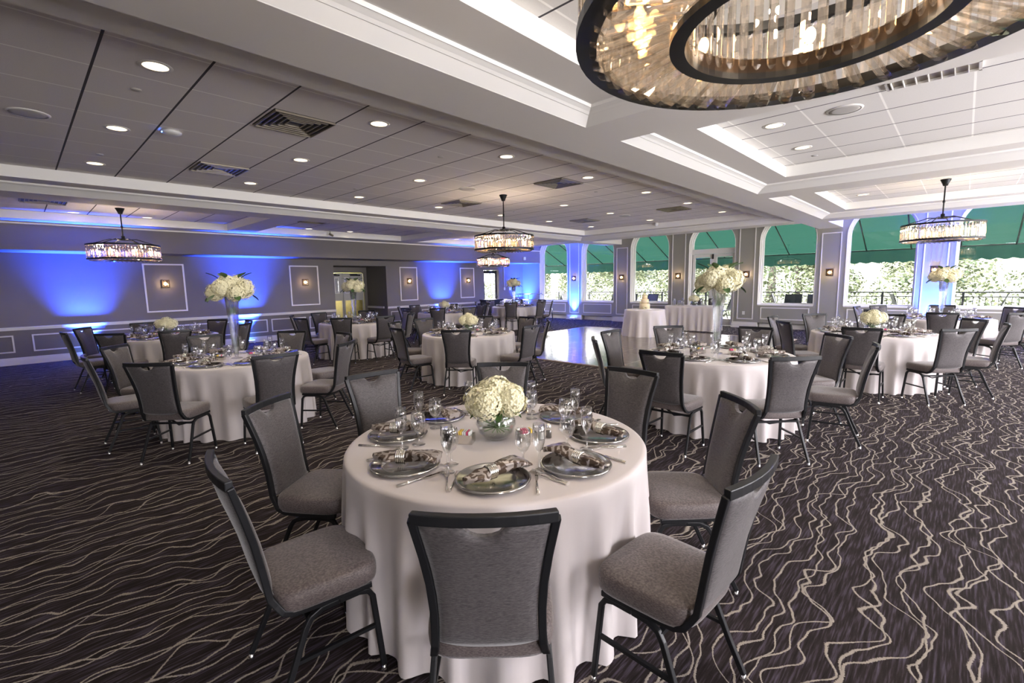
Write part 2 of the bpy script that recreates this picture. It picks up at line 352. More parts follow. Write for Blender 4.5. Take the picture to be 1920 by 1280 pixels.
# beams at ZB
BX = dict(B2=(-10.28, -9.633), B1=(-3.162, -2.586))
m = MB()
m.box(SF, -13.08, BW, 13.565, ZB, 3.6)
for k in BX: m.box(*BX[k], BW, 13.565, ZB, 3.6)
m.box(1.87, RW, BW, 13.565, ZB, 3.6)
m.box(-9.633, -3.162, BW, BW+.5, ZB, 3.6)
struct(m.build('trim_2', 'beam'))
m = MB()
for x0, x1 in ((-13.08, -10.28), (-2.586, 1.87)):
    for a, b in ((BW, -5.54), (-1.21, -.61), (3.72, 4.32), (8.65, 9.25)): m.box(x0, x1, a, b, ZB, 3.6)
struct(m.build('trim_3', 'beam'))
m = MB().box(SF, RW, 13.565, 14.222, ZB, 3.6)
for k in BX: m.box(*BX[k], 14.222, WW, ZB, 3.6)
struct(m.build('trim_4', 'beam'))
# tray coves: crown, ledge, upper face
def ring_prof(mb, x0, x1, y0, y1, prof):
    rs = []
    for ins, z in prof: rs.append([mb.bm.verts.new(p) for p in ((x0+ins, y0+ins, z), (x1-ins, y0+ins, z), (x1-ins, y1-ins, z), (x0+ins, y1-ins, z))])
    for a, b in zip(rs, rs[1:]):
        for i in range(4): mb.bm.faces.new((a[i], a[(i+1) % 4], b[(i+1) % 4], b[i]))
def crown(mb, x0, x1, y0, y1):
    ring_prof(mb, x0, x1, y0, y1, [(0, ZB), (.004, ZB+.004), (.095, ZB+.062), (.102, ZB+.060), (.125, ZB+.074), (.165, ZB+.090), (.172, ZB+.088), (.185, ZM), (.20, ZM)])
def ledge(mb, x0, x1, y0, y1): ring_prof(mb, x0, x1, y0, y1, [(.20, ZM), (.54, ZM)])
def face(mb, x0, x1, y0, y1): ring_prof(mb, x0, x1, y0, y1, [(.54, ZM), (.54, ZT+.001)])
m1, m2, m3 = MB(), MB(), MB()
for x0, x1, y0, y1 in [(-9.633, -3.162, BW+.5, 13.565)]+[(-2.586, 1.87, a, b) for a, b in YT]:
    crown(m1, x0, x1, y0, y1); ledge(m2, x0, x1, y0, y1); face(m3, x0, x1, y0, y1)
struct(m1.build('trim_5', 'cove')); struct(m2.build('trim_6', 'beam')); struct(m3.build('trim_7', 'cove'))
m = MB()
for a, b in YT: ring_prof(m, -13.08, -10.28, a, b, [(.004, ZB), (.004, ZTL)])
struct(m.build('trim_8', 'cove'))

# window wall
PC = [-11.87+2.26*k for k in range(8)]                 # pilaster centres
WC_ = [c-1.13 for c in PC]                             # window centres (left of each pilaster)
HWD, SPR, SILL = .77, 2.74, .75
ARC = [i*PI/20 for i in range(21)]
def arch_outline(cx, r, zb): return [(cx-r, zb)]+[(cx-r*math.cos(a), SPR+r*math.sin(a)) for a in ARC]+[(cx+r, zb)]
m = MB(); bm = m.bm
xe = [LW-T]+[v for c in WC_ for v in (c-HWD, c+HWD)]
xe = [x for x in xe if x < RW+.2]+[RW+.3]
for i in range(0, len(xe)-1, 2): m.box(xe[i], xe[i+1], WW, WW+.34, 0, 3.62)
WL = [c for c in WC_ if c+HWD < RW+.3]
for wi, c in enumerate(WL):
    zk = .06 if wi == 3 else SILL
    if wi != 3: m.box(c-HWD, c+HWD, WW, WW+.34, .18, SILL); m.box(c-HWD, c+HWD, WW+.17, WW+.34, 0, .18)
    pts = [(c-HWD*math.cos(a), SPR+HWD*math.sin(a)) for a in ARC]
    for (xa, za), (xb, zb) in zip(pts, pts[1:]):
        vs = [bm.verts.new((x, y, z)) for y in (WW, WW+.34) for x, z in ((xa, za), (xb, zb), (xb, 3.62), (xa, 3.62))]
        for f in ((0,1,2,3),(7,6,5,4),(0,4,5,1)): bm.faces.new([vs[k] for k in f])
struct(m.build('wall_window', 'pilaster'))
def sweep_arch(mb, cx, r, zb, y0, y1, t):
    """band following the arch outline: thickness t inward, from depth y0 to y1"""
    o = arch_outline(cx, r, zb); i_ = arch_outline(cx, r-t, zb); R = []
    for (xo, zo), (xi, zi) in zip(o, i_): R.append([mb.bm.verts.new(p) for p in ((xo, y0, zo), (xi, y0, zi), (xi, y1, zi), (xo, y1, zo))])
    for a, b in zip(R, R[1:]):
        for k in range(4): mb.bm.faces.new((a[k], a[(k+1) % 4], b[(k+1) % 4], b[k]))
    mb.bm.faces.new(R[0][::-1]); mb.bm.faces.new(R[-1])
for wi, c in enumerate(WL):
    zk = 0.02 if wi == 3 else SILL
    m = MB(); sweep_arch(m, c, HWD, zk, WW-.012, WW+.30, .012); sweep_arch(m, c, HWD-.012, zk, WW+.05, WW+.075, .018)
    sweep_arch(m, c, HWD-.012, zk, WW+.12, WW+.30, .022); sweep_arch(m, c, HWD-.034, zk, WW+.20, WW+.30, .03)
    if wi != 3: m.box(c-HWD+.012, c+HWD-.012, WW-.012, WW+.30, SILL-.025, SILL+.012); m.box(c-HWD+.06, c+HWD-.06, WW+.22, WW+.28, SILL+.012, SILL+.05)
    else:
        m.box(c-HWD+.012, c+HWD-.012, WW+.16, WW+.30, 2.44, 2.60)
    w = struct(m.build('window_%d' % (wi+1), 'white'))
    g = MB(); o = arch_outline(c, HWD-.05, 2.6 if wi == 3 else zk+.04); a = [g.bm.verts.new((x, WW+.25, z)) for x, z in o]; g.bm.faces.new(a); g.build('pane', 'window_glass', w)
    if wi == 3:
        for s in (-1, 1):
            d = MB(); x0, x1 = sorted((c+s*.005, c+s*(HWD-.04)))
            d.box(x0, x0+.11, WW+.2, WW+.245, .02, 2.43).box(x1-.11, x1, WW+.2, WW+.245, .02, 2.43).box(x0+.11, x1-.11, WW+.2, WW+.245, .02, .24).box(x0+.11, x1-.11, WW+.2, WW+.245, 2.32, 2.43)
            D = struct(d.build('door_%d' % (2 if s < 0 else 3), 'white', bevel=.004))
            MB().box(x0+.11, x1-.11, WW+.22, WW+.226, .24, 2.32).build('pane', 'window_glass', D)
            MB().tube([(c+s*.05, WW+.2, 1.0), (c+s*.05, WW+.15, 1.0), (c+s*.13, WW+.15, 1.0)], .009).build('door_handle', 'chrome', D)
        MB().box(c-.02, c+.01, WW+.14, WW+.2, 2.26, 2.42).build('door_bolt', 'black', D)
# knee panel, pilaster frames and bases
def frame_xz(mb, x0, x1, z0, z1, y, w=.028, d=.014):
    mb.box(x0, x1, y-d, y, z0, z0+w).box(x0, x1, y-d, y, z1-w, z1).box(x0, x0+w, y-d, y, z0+w, z1-w).box(x1-w, x1, y-d, y, z0+w, z1-w)
def frame_yz(mb, y0, y1, z0, z1, x, w=.028, d=.014):
    mb.box(x, x+d, y0, y1, z0, z0+w).box(x, x+d, y0, y1, z1-w, z1).box(x, x+d, y0, y0+w, z0+w, z1-w).box(x, x+d, y1-w, y1, z0+w, z1-w)
m = MB()
for wi, c in enumerate(WL):
    if wi != 3: frame_xz(m, c-HWD+.1, c+HWD-.1, .29, .67, WW)
for k, c in enumerate(PC[:7]):
    frame_xz(m, c-.245, c+.245, .273, 2.84 if k in (1, 4) else 3.3, WW)
struct(m.build('trim_9', 'white'))
m = MB()
for c in PC[:7]: m.box(c-.40, c+.40, WW-.06, WW, 0, .12).box(c-.385, c+.385, WW-.045, WW, .12, .183)
for wi, c in enumerate(WL):
    if wi != 3: m.box(c-HWD+.05, c+HWD-.05, WW+.14, WW+.17, 0, .15)
struct(m.build('baseboard_window', 'white'))
# left wall trims
m = MB()
for a, b in ((BW, 7.18), (9.10, 13.81), (14.70, WW)): m.box(LW, LW+.03, a, b, .785, .803).box(LW, LW+.018, a, b, .75, .785).box(LW, LW+.04, a, b, .803, .82)
m.box(-16.15, LW-T, 9.075, 9.10, .75, .82)
struct(m.build('trim_10', 'white'))
m = MB()
for a, b in ((2.24, 3.107), (5.78, 6.667), (9.651, 10.409), (12.49, 13.253)): frame_yz(m, a, b, 1.0, 2.22, LW, .035, .018)
for a, b in ((-2.6, -.12-.0), (.16, 2.5), (2.62, 5.05), (5.16, 6.18), (6.29, 7.05), (9.22, 10.45), (10.56, 12.1), (12.21, 13.68)): frame_yz(m, a, b, .27, .645, LW)
struct(m.build('trim_11', 'white'))
m = MB()
for a, b in ((BW, 7.18), (9.10, 13.81), (14.70, WW)): m.box(LW, LW+.03, a, b, 0, .115).box(LW, LW+.018, a, b, .115, .16)
m.box(-16.12, LW-T, 9.07, 9.10, 0, .14); m.box(-16.12, LW-T, 7.18, 7.21, 0, .14)
struct(m.build('baseboard_left', 'white'))

# alcove doors
ad = struct(MB().box(-16.22, -16.16, 7.34, 8.14, .01, 2.03).build('door_4', 'door', bevel=.004))
ae = struct(MB().box(-16.22, -16.16, 8.15, 8.94, .01, 2.03).build('door_5', 'door', bevel=.004))
for D, ya, yb, ly in ((ad, 7.34, 8.14, 7.86), (ae, 8.15, 8.94, 8.24)):
    MB().box(-16.158, -16.15, ya+.06, yb-.06, .12, 1.05).build('kick_plate', 'brass', D)
    MB().box(-16.158, -16.154, ly, ly+.13, 1.33, 1.86).build('door_lite', 'window_glass', D)
    frame = MB(); frame_yz(frame, ly-.02, ly+.15, 1.31, 1.88, -16.158, .02, .01); frame.build('lite_frame', 'white', D)
    MB().box(-16.15, -16.09, ya+.3, yb-.12, 1.93, 1.98).tube([(-16.1, yb-.2, 1.97), (-15.95, yb-.35, 1.99), (-16.1, yb-.55, 2.0)], .01).build('door_closer', 'black', D)
MAT['hall'] = simple('hall_glow_tint', (.50, .50, .22), .8)  # yellow-green stands in for the glow of a bright room behind the doors
m = MB(); m.box(-17.6, -17.5, 6.6, 9.7, 0, 2.6).box(-17.5, -16.3, 6.6, 6.7, 0, 2.6).box(-17.5, -16.3, 9.6, 9.7, 0, 2.6).box(-17.5, -16.3, 6.7, 9.6, 2.5, 2.6); struct(m.build('wall_hall', 'hall'))  # added unseen hall shell, shuts out daylight behind the alcove doors
hl = bpy.data.lights.new('hall_fill_light', 'POINT'); hl.energy = 40; hl.color = (1, .95, .8); ho = bpy.data.objects.new('hall_fill_light', hl); link(ho); ho.location = (-16.9, 8.1, 2.3)  # added point light without a fixture, brightens the hall shell
# glass exit door in the left wall
ed = MB(); ed.box(LW-.15, LW-.10, 13.83, 13.93, .01, 2.12).box(LW-.15, LW-.10, 14.58, 14.68, .01, 2.12).box(LW-.15, LW-.10, 13.93, 14.58, 2.0, 2.12).box(LW-.15, LW-.10, 13.93, 14.58, .01, .28)
ed = struct(ed.build('door_1', 'frame', bevel=.003))
MB().box(LW-.13, LW-.122, 13.93, 14.58, .28, 2.0).build('pane', 'window_glass', ed)
MB().tube([(LW-.1, 14.52, .9), (LW-.04, 14.52, .9), (LW-.04, 14.52, 1.3), (LW-.1, 14.52, 1.3)], .012).build('door_handle', 'black', ed)
MB().box(LW-.1, LW-.03, 13.9, 14.3, 2.06, 2.11).build('door_closer', 'black', ed)

# dance floor
df = MB().box(-9.38, -3.05, 7.36, 13.62, .001, .022).build('dance_floor', 'dance')
m = MB(); m.box(-9.44, -2.99, 7.30, 7.36, 0, .02).box(-9.44, -9.38, 7.36, 13.68, 0, .02).box(-9.38, -2.99, 13.62, 13.68, 0, .02).box(-3.05, -2.99, 7.36, 13.62, 0, .02)
tag(df, 'square dark wood-look dance floor laid over the carpet', 'dance floor'); m.build('edge_trim', 'gold_edge', df, label='brushed metal ramp edge')

# ------------------------------------------------------------------ banquet chair (origin on the floor, sitter faces +y)
def lerp(a, b, t): return a+(b-a)*t
def table_interp(tab, z):
    for (z0, v0), (z1, v1) in zip(tab, tab[1:]):
        if z <= z1: return lerp(v0, v1, max(0, (z-z0)/(z1-z0)))
    return tab[-1][1]
HWZ = [(.40, .178), (.47, .168), (.56, .163), (.66, .166), (.76, .176), (.86, .192), (.95, .207)]   # half width of the back frame
BYZ = [(.40, -.150), (.43, -.190), (.47, -.212), (.56, -.225), (.66, -.240), (.76, -.262), (.86, -.288), (.95, -.312)]
def make_chair():
    root = empty('banquet_chair', cat='chair')
    hw = lambda z: table_interp(HWZ, z); by = lambda z: table_interp(BYZ, z)
    # frame loop: down both sides, forward under the seat; top bar bowed backwards
    m = MB()
    for s in (-1, 1):
        zs = [.93, .88, .80, .70, .60, .52, .47, .44]
        pts = [(s*hw(z), by(z), z) for z in zs]+[(s*.180, -.175, .408), (s*.183, -.14, .393), (s*.188, .0, .388), (s*.195, .15, .388)]
        m.tube(pts, .024, .026, upv=(s, 0, 0))
    top = [(x, by(.935)-.026*(1-(x/.207)**2), .935) for x in [-.207, -.15, -.09, -.03, .03, .09, .15, .207]]
    m.tube([Vector(p) for p in top], .026, .034, upv=(0, 0, 1))
    m.build('back_frame', 'frame', root, bevel=.004)
    # padded back with a hand-hold notch at the top
    m = MB(); nx, nz = 18, 16; F, B = [], []
    for j in range(nz+1):
        rf, rb = [], []
        for i in range(nx+1):
            u = -1+2*i/nx; zt = .918
            n_ = 1-(u/.32)**2; zt -= .036*math.sqrt(n_) if n_ > 0 else 0
            z = .455+(zt-.455)*j/nz; w = hw(z)-.014; e = (1-abs(u)**6)*(1-abs(2*j/nz-1)**8)
            y = by(z)-.026*(1-u*u)*max(0, (z-.5)/.43)
            if j == 0: z -= -.02*abs(u)**3
            rf.append(m.bm.verts.new((u*w, y+.010+.022*e, z))); rb.append(m.bm.verts.new((u*w, y-.008-.012*e, z)))
        F.append(rf); B.append(rb)
    for j in range(nz):
        for i in range(nx):
            m.bm.faces.new((F[j][i], F[j+1][i], F[j+1][i+1], F[j][i+1])).smooth = True
            m.bm.faces.new((B[j][i], B[j][i+1], B[j+1][i+1], B[j+1][i])).smooth = True
    for j in range(nz):
        for i in (0, nx): m.bm.faces.new((F[j][i], B[j][i], B[j+1][i], F[j+1][i]))
    for i in range(nx):
        for j in (0, nz): m.bm.faces.new((F[j][i], F[j][i+1], B[j][i+1], B[j][i]))
    m.build('backrest', 'backcloth', root)
    # seat cushion
    m = MB(); N = 40; rings = []
    for (sc, z) in ((.90, .398), (.985, .402), (1.0, .415), (1.01, .44), (1.0, .462), (.975, .474), (.93, .480), (.80, .484), (.55, .487), (.28, .488)):
        r = []
        for k in range(N):
            a = 2*PI*k/N; c, s_ = math.cos(a), math.sin(a); p = 5.0
            ex = abs(c)**(2/p)*(1 if c > 0 else -1); ey = abs(s_)**(2/p)*(1 if s_ > 0 else -1)
            w = .205+.018*(ey+1)/2
            r.append(m.bm.verts.new((ex*w*sc, -.003+ey*.198*sc, z)))
        rings.append(r)
    for a, b in zip(rings, rings[1:]):
        for k in range(N): m.bm.faces.new((a[k], a[(k+1) % N], b[(k+1) % N], b[k])).smooth = True
    m.bm.faces.new(rings[0][::-1]); m.bm.faces.new(rings[-1])
    m.build('seat', 'seat', root)
    # legs, two arches
    for s in (-1, 1):
        fr = [(s*.192, .02, .372), (s*.193, .10, .372), (s*.195, .135, .362), (s*.197, .152, .335), (s*.205, .166, .17), (s*.212, .178, .022)]
        re = [(s*.192, .02, .372), (s*.192, -.045, .370), (s*.193, -.085, .352), (s*.195, -.105, .322), (s*.206, -.175, .15), (s*.214, -.235, .022)]
        for pts in (fr, re):
            L = MB().tube(pts, .022, .020, upv=(1, 0, 0)).build('leg', 'frame', root, bevel=.004)
            e = pts[-1]; MB().lathe([(0, 0), (.013, 0), (.014, .005), (.009, .012), (.008, .028), (0, .028)], 10, (e[0], e[1], 0)).build('glide', 'chrome', L)
        MB().tube([(s*.203, .163, .205), (s*.203, -.150, .205)], .016, .014, upv=(0, 0, 1)).build('side_stretcher', 'frame', root)
    MB().tube([(-.193, -.09, .345), (.193, -.09, .345)], .020, .016, upv=(0, 0, 1)).build('cross_bar', 'frame', root)
    MB().tube([(-.19, .08, .375), (0, .0, .30), (.19, -.07, .352)], .014, .012, upv=(0, 0, 1)).build('diagonal_brace', 'frame', root)
    return root
chair0 = make_chair()

# ------------------------------------------------------------------ table settings prototypes
def make_charger():
    return MB().lathe([(0, .004), (.095, .004), (.102, .007), (.108, .012), (.146, .015), (.150, .019), (.156, .0185), (.160, .014), (.158, .010), (.110, .004), (.09, 0), (0, 0)], 44).build('charger_plate', 'charger')
def make_napkin():
    m = MB(); N = 26; K = 16; rings = []
    for i in range(N+1):
        t = i/N; y = -.145+.31*t
        if t < .42: w = lerp(.010, .048, min(1, t/.26)) if t < .26 else lerp(.048, .021, (t-.26)/.16)
        else: w = lerp(.021, .058, min(1, (t-.42)/.45)); 
        h = .017+.008*math.sin(PI*t)
        if abs(t-.42) < .04: h = .022
        r = []
        for k in range(K):
            a = 2*PI*k/K; rip = 1+.16*math.sin(3*a+7*t)+.10*math.sin(5*a-11*t)
            if abs(t-.42) < .05: rip = 1
            r.append(m.bm.verts.new((w*math.cos(a)*rip + .006*math.sin(9*t), y, .030+h*math.sin(a)*rip*.9+ (.012*math.sin(PI*min(1, max(0, (t-.5)/.5))) if t > .5 else 0))))
        rings.append(r)
    for a, b in zip(rings, rings[1:]):
        for k in range(K): m.bm.faces.new((a[k], a[(k+1) % K], b[(k+1) % K], b[k])).smooth = True
    m.bm.faces.new(rings[0][::-1]); m.bm.faces.new(rings[-1])
    o = m.build('napkin', 'damask')
    m = MB()
    for dy in (-.018, -.009, 0, .009, .018):
        pts = [(.027*math.cos(a), -.0115+dy, .030+.027*math.sin(a)) for a in [2*PI*k/16 for k in range(16)]]
        m.tube(pts, .0052, n=5, closed=True, upv=(0, 1, 0))
    m.build('napkin_ring', 'silver', o, label='beaded silver napkin ring'); return o
def make_flute():
    return MB().lathe([(0, .002), (.033, .002), (.034, .004), (.012, .007), (.0048, .014), (.0042, .075), (.007, .085), (.018, .103), (.026, .13), (.0285, .155), (.0275, .18), (.0255, .212), (.0243, .212), (.0262, .18), (.0272, .155), (.0245, .13), (.0165, .105), (.006, .089), (0, .086)], 20).build('champagne_flute', 'glass')
def make_goblet():
    return MB().lathe([(0, .002), (.034, .002), (.035, .004), (.013, .007), (.0055, .013), (.0047, .052), (.009, .062), (.026, .078), (.036, .102), (.0375, .125), (.0345, .152), (.0315, .170), (.0302, .170), (.033, .152), (.036, .125), (.0343, .103), (.0245, .081), (.008, .066), (0, .063)], 20).build('water_goblet', 'glass')
def make_fork():
    m = MB()
    m.tube([(0, -.095, .004), (0, -.03, .003), (0, .035, .007)], [.0058, .0038, .0030], n=6)
    v = [(-.004, .035), (.004, .035), (.011, .058), (-.011, .058)]
    a = [m.bm.verts.new((x, y, .006)) for x, y in v]; b = [m.bm.verts.new((x, y, .009)) for x, y in v]
    m.bm.faces.new(a[::-1]); m.bm.faces.new(b)
    for i in range(4): m.bm.faces.new((a[i], a[(i+1) % 4], b[(i+1) % 4], b[i]))
    for x in (-.0095, -.0032, .0032, .0095): m.box(x-.0014, x+.0014, .057, .100, .006, .009)
    return m.build('dinner_fork', 'silver')
def make_knife():
    m = MB(); m.tube([(0, -.115, .004), (0, .0, .004)], [.0068, .0054], n=6)
    v = [(-.004, 0), (.004, 0), (.010, .03), (.010, .09), (.004, .112), (-.003, .112)]
    a = [m.bm.verts.new((x, y, .003)) for x, y in v]; b = [m.bm.verts.new((x, y, .005)) for x, y in v]
    m.bm.faces.new(a[::-1]); m.bm.faces.new(b)
    for i in range(6): m.bm.faces.new((a[i], a[(i+1) % 6], b[(i+1) % 6], b[i]))
    return m.build('dinner_knife', 'silver')
def make_shaker(kind):
    b = MB().lathe([(0, 0), (.017, 0), (.019, .004), (.0165, .03), (.0135, .056), (0, .056)], 14).build(kind+'_shaker', 'glass')
    MB().lathe([(0, .003), (.0155, .003), (.0150, .028), (.014, .038), (0, .038)], 12).build('contents', kind, b)
    MB().lathe([(.0145, .055), (.0150, .066), (.011, .075), (0, .079)], 14).build('cap', 'chrome', b); return b
def make_caddy():
    m = MB(); m.box(-.045, .045, -.032, .032, 0, .003); m.box(-.045, -.042, -.032, .032, .003, .048); m.box(.042, .045, -.032, .032, .003, .048); m.box(-.042, .042, -.032, -.029, .003, .048); m.box(-.042, .042, .029, .032, .003, .048)
    return m.build('sweetener_caddy', 'silver')
def make_packet(c):
    return MB().box(-.024, .024, -.0035, .0035, .004, .062).build('sweetener_packet', 'paper_'+c)
P_CHARGER, P_NAPKIN, P_FLUTE, P_GOBLET, P_FORK, P_KNIFE = make_charger(), make_napkin(), make_flute(), make_goblet(), make_fork(), make_knife()
P_SALT, P_PEPPER, P_CADDY = make_shaker('salt'), make_shaker('pepper'), make_caddy()
P_PK = {c: make_packet(c) for c in ('pink', 'yellow', 'white')}
for o, c in ((P_CHARGER, 'plate'), (P_NAPKIN, 'napkin'), (P_FLUTE, 'glass'), (P_GOBLET, 'glass'), (P_FORK, 'fork'), (P_KNIFE, 'knife'), (P_SALT, 'salt shaker'), (P_PEPPER, 'pepper shaker'), (P_CADDY, 'sugar caddy')): o['category'] = c
for o in P_PK.values(): o['category'] = 'sugar packet'

def bloom_mesh(seed, n=125, R=.075, ps=.0165):
    rnd = random.Random(seed); m = MB(); m.ball((0, 0, 0), R*.66, 12)
    for i in range(n):
        z = 1-2*(i+.5)/n; a = i*2.399963; rr = math.sqrt(1-z*z); d = Vector((rr*math.cos(a), rr*math.sin(a), z))
        c = d*(R*rnd.uniform(.84, 1.12)); t = d.cross(Vector((0, 0, 1)) if abs(d.z) < .9 else Vector((1, 0, 0))).normalized(); b = d.cross(t)
        w = rnd.uniform(0, 1.5); s = ps*rnd.uniform(.85, 1.25); d2 = (d+t*rnd.uniform(-.3, .3)+b*rnd.uniform(-.3, .3)).normalized()
        for q in range(4):
            an = w+q*PI/2; e = t*math.cos(an)+b*math.sin(an); f = t*math.cos(an+PI/2)+b*math.sin(an+PI/2)
            vs = [m.bm.verts.new(p) for p in (c, c+e*s*.6-f*s*.45+d2*s*.22, c+e*s*1.1+d2*s*.10, c+e*s*.6+f*s*.45+d2*s*.22)]
            m.bm.faces.new(vs)
    me = bpy.data.meshes.new('bloom'); m.bm.to_mesh(me); m.bm.free(); me.materials.append(MAT['flower']); return me
BLOOMS = [bloom_mesh(k) for k in range(3)]
def leaf_mesh():
    m = MB(); m1 = []; N = 7
    for i in range(N+1):
        t = i/N; w = .026*math.sin(PI*min(1, t*1.02))**.7+.0004; y = .09*t; z = -.02*t*t
        m1.append([m.bm.verts.new((-w, y, z+.006)), m.bm.verts.new((0, y, z)), m.bm.verts.new((w, y, z+.006))])
    for a, b in zip(m1, m1[1:]):
        for k in range(2): m.bm.faces.new((a[k], a[k+1], b[k+1], b[k])).smooth = True
    me = bpy.data.meshes.new('leaf'); m.bm.to_mesh(me); m.bm.free(); me.materials.append(MAT['leaf']); return me
LEAF = leaf_mesh()
def add_mesh(me, name, parent, loc, rot=(0,0,0), sc=1):
    o = bpy.data.objects.new(name, me); link(o, parent); o.location = loc; o.rotation_euler = rot; o.scale = (sc,)*3 if isinstance(sc, (int, float)) else sc; return o
def make_low_vase():
    v = MB().lathe([(0, .004), (.055, .002), (.066, .006), (.095, .045), (.107, .085), (.098, .125), (.078, .148), (.0765, .148), (.0955, .125), (.104, .085), (.092, .047), (.062, .012), (0, .010)], 32).build('bubble_bowl_vase', 'glass')
    MB().lathe([(0, .012), (.06, .013), (.090, .047), (.101, .085), (.097, .105), (0, .105)], 28).build('water', 'water', v); return v
def make_low_bouquet(seed=1):
    rnd = random.Random(seed); r = empty('hydrangea_bouquet', cat='flowers')
    for k, (x, y, z, s) in enumerate(((.0, .0, .245, 1.12), (.09, .02, .215, 1.02), (-.085, .035, .215, 1.05), (.03, -.09, .205, 1.0), (-.055, -.07, .21, .98), (.02, .09, .21, 1.0))):
        add_mesh(BLOOMS[k % 3], 'bloom', r, (x, y, z), (rnd.uniform(0, 6), rnd.uniform(0, 6), 0), s)
    m = MB()
    for k in range(22):
        a = rnd.uniform(0, 2*PI); b = a+rnd.uniform(1.8, 3.2); m.tube([(.05*math.cos(a), .05*math.sin(a), .20), (.075*math.cos(a), .075*math.sin(a), .11), (.02*math.cos(b), .02*math.sin(b), .06), (.075*math.cos(b), .075*math.sin(b), .055)], .0035, n=5)
    m.build('stems', 'stem', r)
    for k in range(5):
        a = k*1.3+.4; add_mesh(LEAF, 'leaf', r, (.07*math.cos(a), .07*math.sin(a), .165), (-.3, 0, a-PI/2), .9)
    return r
def make_tall_vase():
    v = MB().lathe([(0, .002), (.060, .002), (.062, .008), (.022, .018), (.017, .03), (.026, .05), (.036, .15), (.055, .48), (.076, .72), (.0735, .72), (.0525, .48), (.0335, .15), (.022, .055), (0, .05)], 28).build('trumpet_vase', 'thick_glass')
    MB().lathe([(0, .056), (.021, .058), (.0325, .15), (.0375, .24), (0, .24)], 22).build('water', 'water', v); return v
def make_tall_bouquet(seed=3):
    rnd = random.Random(seed); r = empty('tall_hydrangea_bouquet', cat='flowers')
    for k in range(7):
        a = k*2*PI/7; add_mesh(BLOOMS[k % 3], 'bloom', r, (.158*math.cos(a), .158*math.sin(a), .795+.03*math.sin(3*a+1)), (rnd.uniform(0, 6), rnd.uniform(0, 6), 0), 1.22)
    for k in range(3):
        a = k*2*PI/3+.5; add_mesh(BLOOMS[k % 3], 'bloom', r, (.065*math.cos(a), .065*math.sin(a), .865), (rnd.uniform(0, 6), 0, 1), 1.25)
    m = MB()
    for k in range(9):
        a = k*2*PI/9; m.tube([(.030*math.cos(a+2), .030*math.sin(a+2), .52), (.04*math.cos(a), .04*math.sin(a), .62), (.09*math.cos(a), .09*math.sin(a), .76)], .0020, n=5)
    m.build('stems', 'stem', r)
    for k in range(11):
        a = k*2*PI/11+.2; rr = .20 if k % 2 else .12; zz = .74 if k % 2 else .93; add_mesh(LEAF, 'leaf', r, (rr*math.cos(a), rr*math.sin(a), zz), (-.45 if k % 2 else .7, 0, a-PI/2), 1.35)
    return r
LOWV, LOWB, TALLV, TALLB = make_low_vase(), make_low_bouquet(), make_tall_vase(), make_tall_bouquet()
LOWV['category'] = 'vase'; TALLV['category'] = 'vase'

def cloth_mesh(R, H, folds, seed, amp=.042, flare=.020, flat=None):
    """round tablecloth: flat top, rounded edge and draped folds to the floor"""
    rnd = random.Random(seed); m = MB(); N = folds*12; ph = rnd.uniform(0, 6)
    fz = [rnd.uniform(.55, 1.25) for _ in range(folds)]; fo = [rnd.uniform(-.22, .22) for _ in range(folds)]
    zs = [(0, H), (.3, H), (.6, H), (.9, H), (.97, H), (.992, H-.003), (1.0, H-.012)]
    rings = []
    for f, z in zs: rings.append([(R*f, z, 0) for _ in range(N)])
    K = 15
    for j in range(1, K+1):
        t = j/K; z = (H-.012)*(1-t)+.006*t; rings.append([(R+.004+flare*t**1.3, z, t) for _ in range(N)])
    V = []
    for row in rings:
        r = []
        for i, (rr, z, t) in enumerate(row):
            a = 2*PI*i/N; k = (a/(2*PI)*folds+ph) % folds; ki = int(k); u = k-ki
            w0 = .5+.5*math.cos(2*PI*(u+fo[ki]*math.sin(PI*u)*(.4+.6*t))); g = (2*w0**1.9-.75)*lerp(fz[ki], fz[(ki+1) % folds], u)+.30*math.sin(a*5+seed)
            rr2 = rr+amp*(g-.55)*min(1, t*2.6)*(.45+.55*t)
            lim = rr+.012+.010*t; rr2 = rr2 if rr2 < lim or t == 0 else lim+.25*(rr2-lim)
            zz = z+(.004*math.sin(a*3+seed)*t if t > .9 else 0)+(.0012*math.sin(rr*18+a*2)*(1-t) if t == 0 and rr < R*.95 else 0)
            r.append(m.bm.verts.new((rr2*math.cos(a), rr2*math.sin(a), max(.004, zz))))
        V.append(r)
    c = V[0][0]; bmesh.ops.pointmerge(m.bm, verts=V[0], merge_co=(0, 0, H)); m.bm.verts.ensure_lookup_table()
    cen = [v for v in m.bm.verts if (v.co-Vector((0, 0, H))).length < 1e-5][0]
    for i in range(N): m.bm.faces.new((cen, V[1][i], V[1][(i+1) % N])).smooth = True
    for a, b in zip(V[1:], V[2:]):
        for i in range(N): m.bm.faces.new((a[i], b[i], b[(i+1) % N], a[(i+1) % N])).smooth = True
    return m
def folding_table(root, R, H=.745):
    MB().lathe([(0, H-.03), (R, H-.03), (R, H-.004), (0, H-.004)], 40, smooth=False).build('tabletop', 'door', root)
    for a in (PI/4, 3*PI/4, 5*PI/4, 7*PI/4): MB().tube([(R*.62*math.cos(a), R*.62*math.sin(a), H-.03), (R*.66*math.cos(a), R*.66*math.sin(a), 0)], .014).build('leg', 'frame', root)

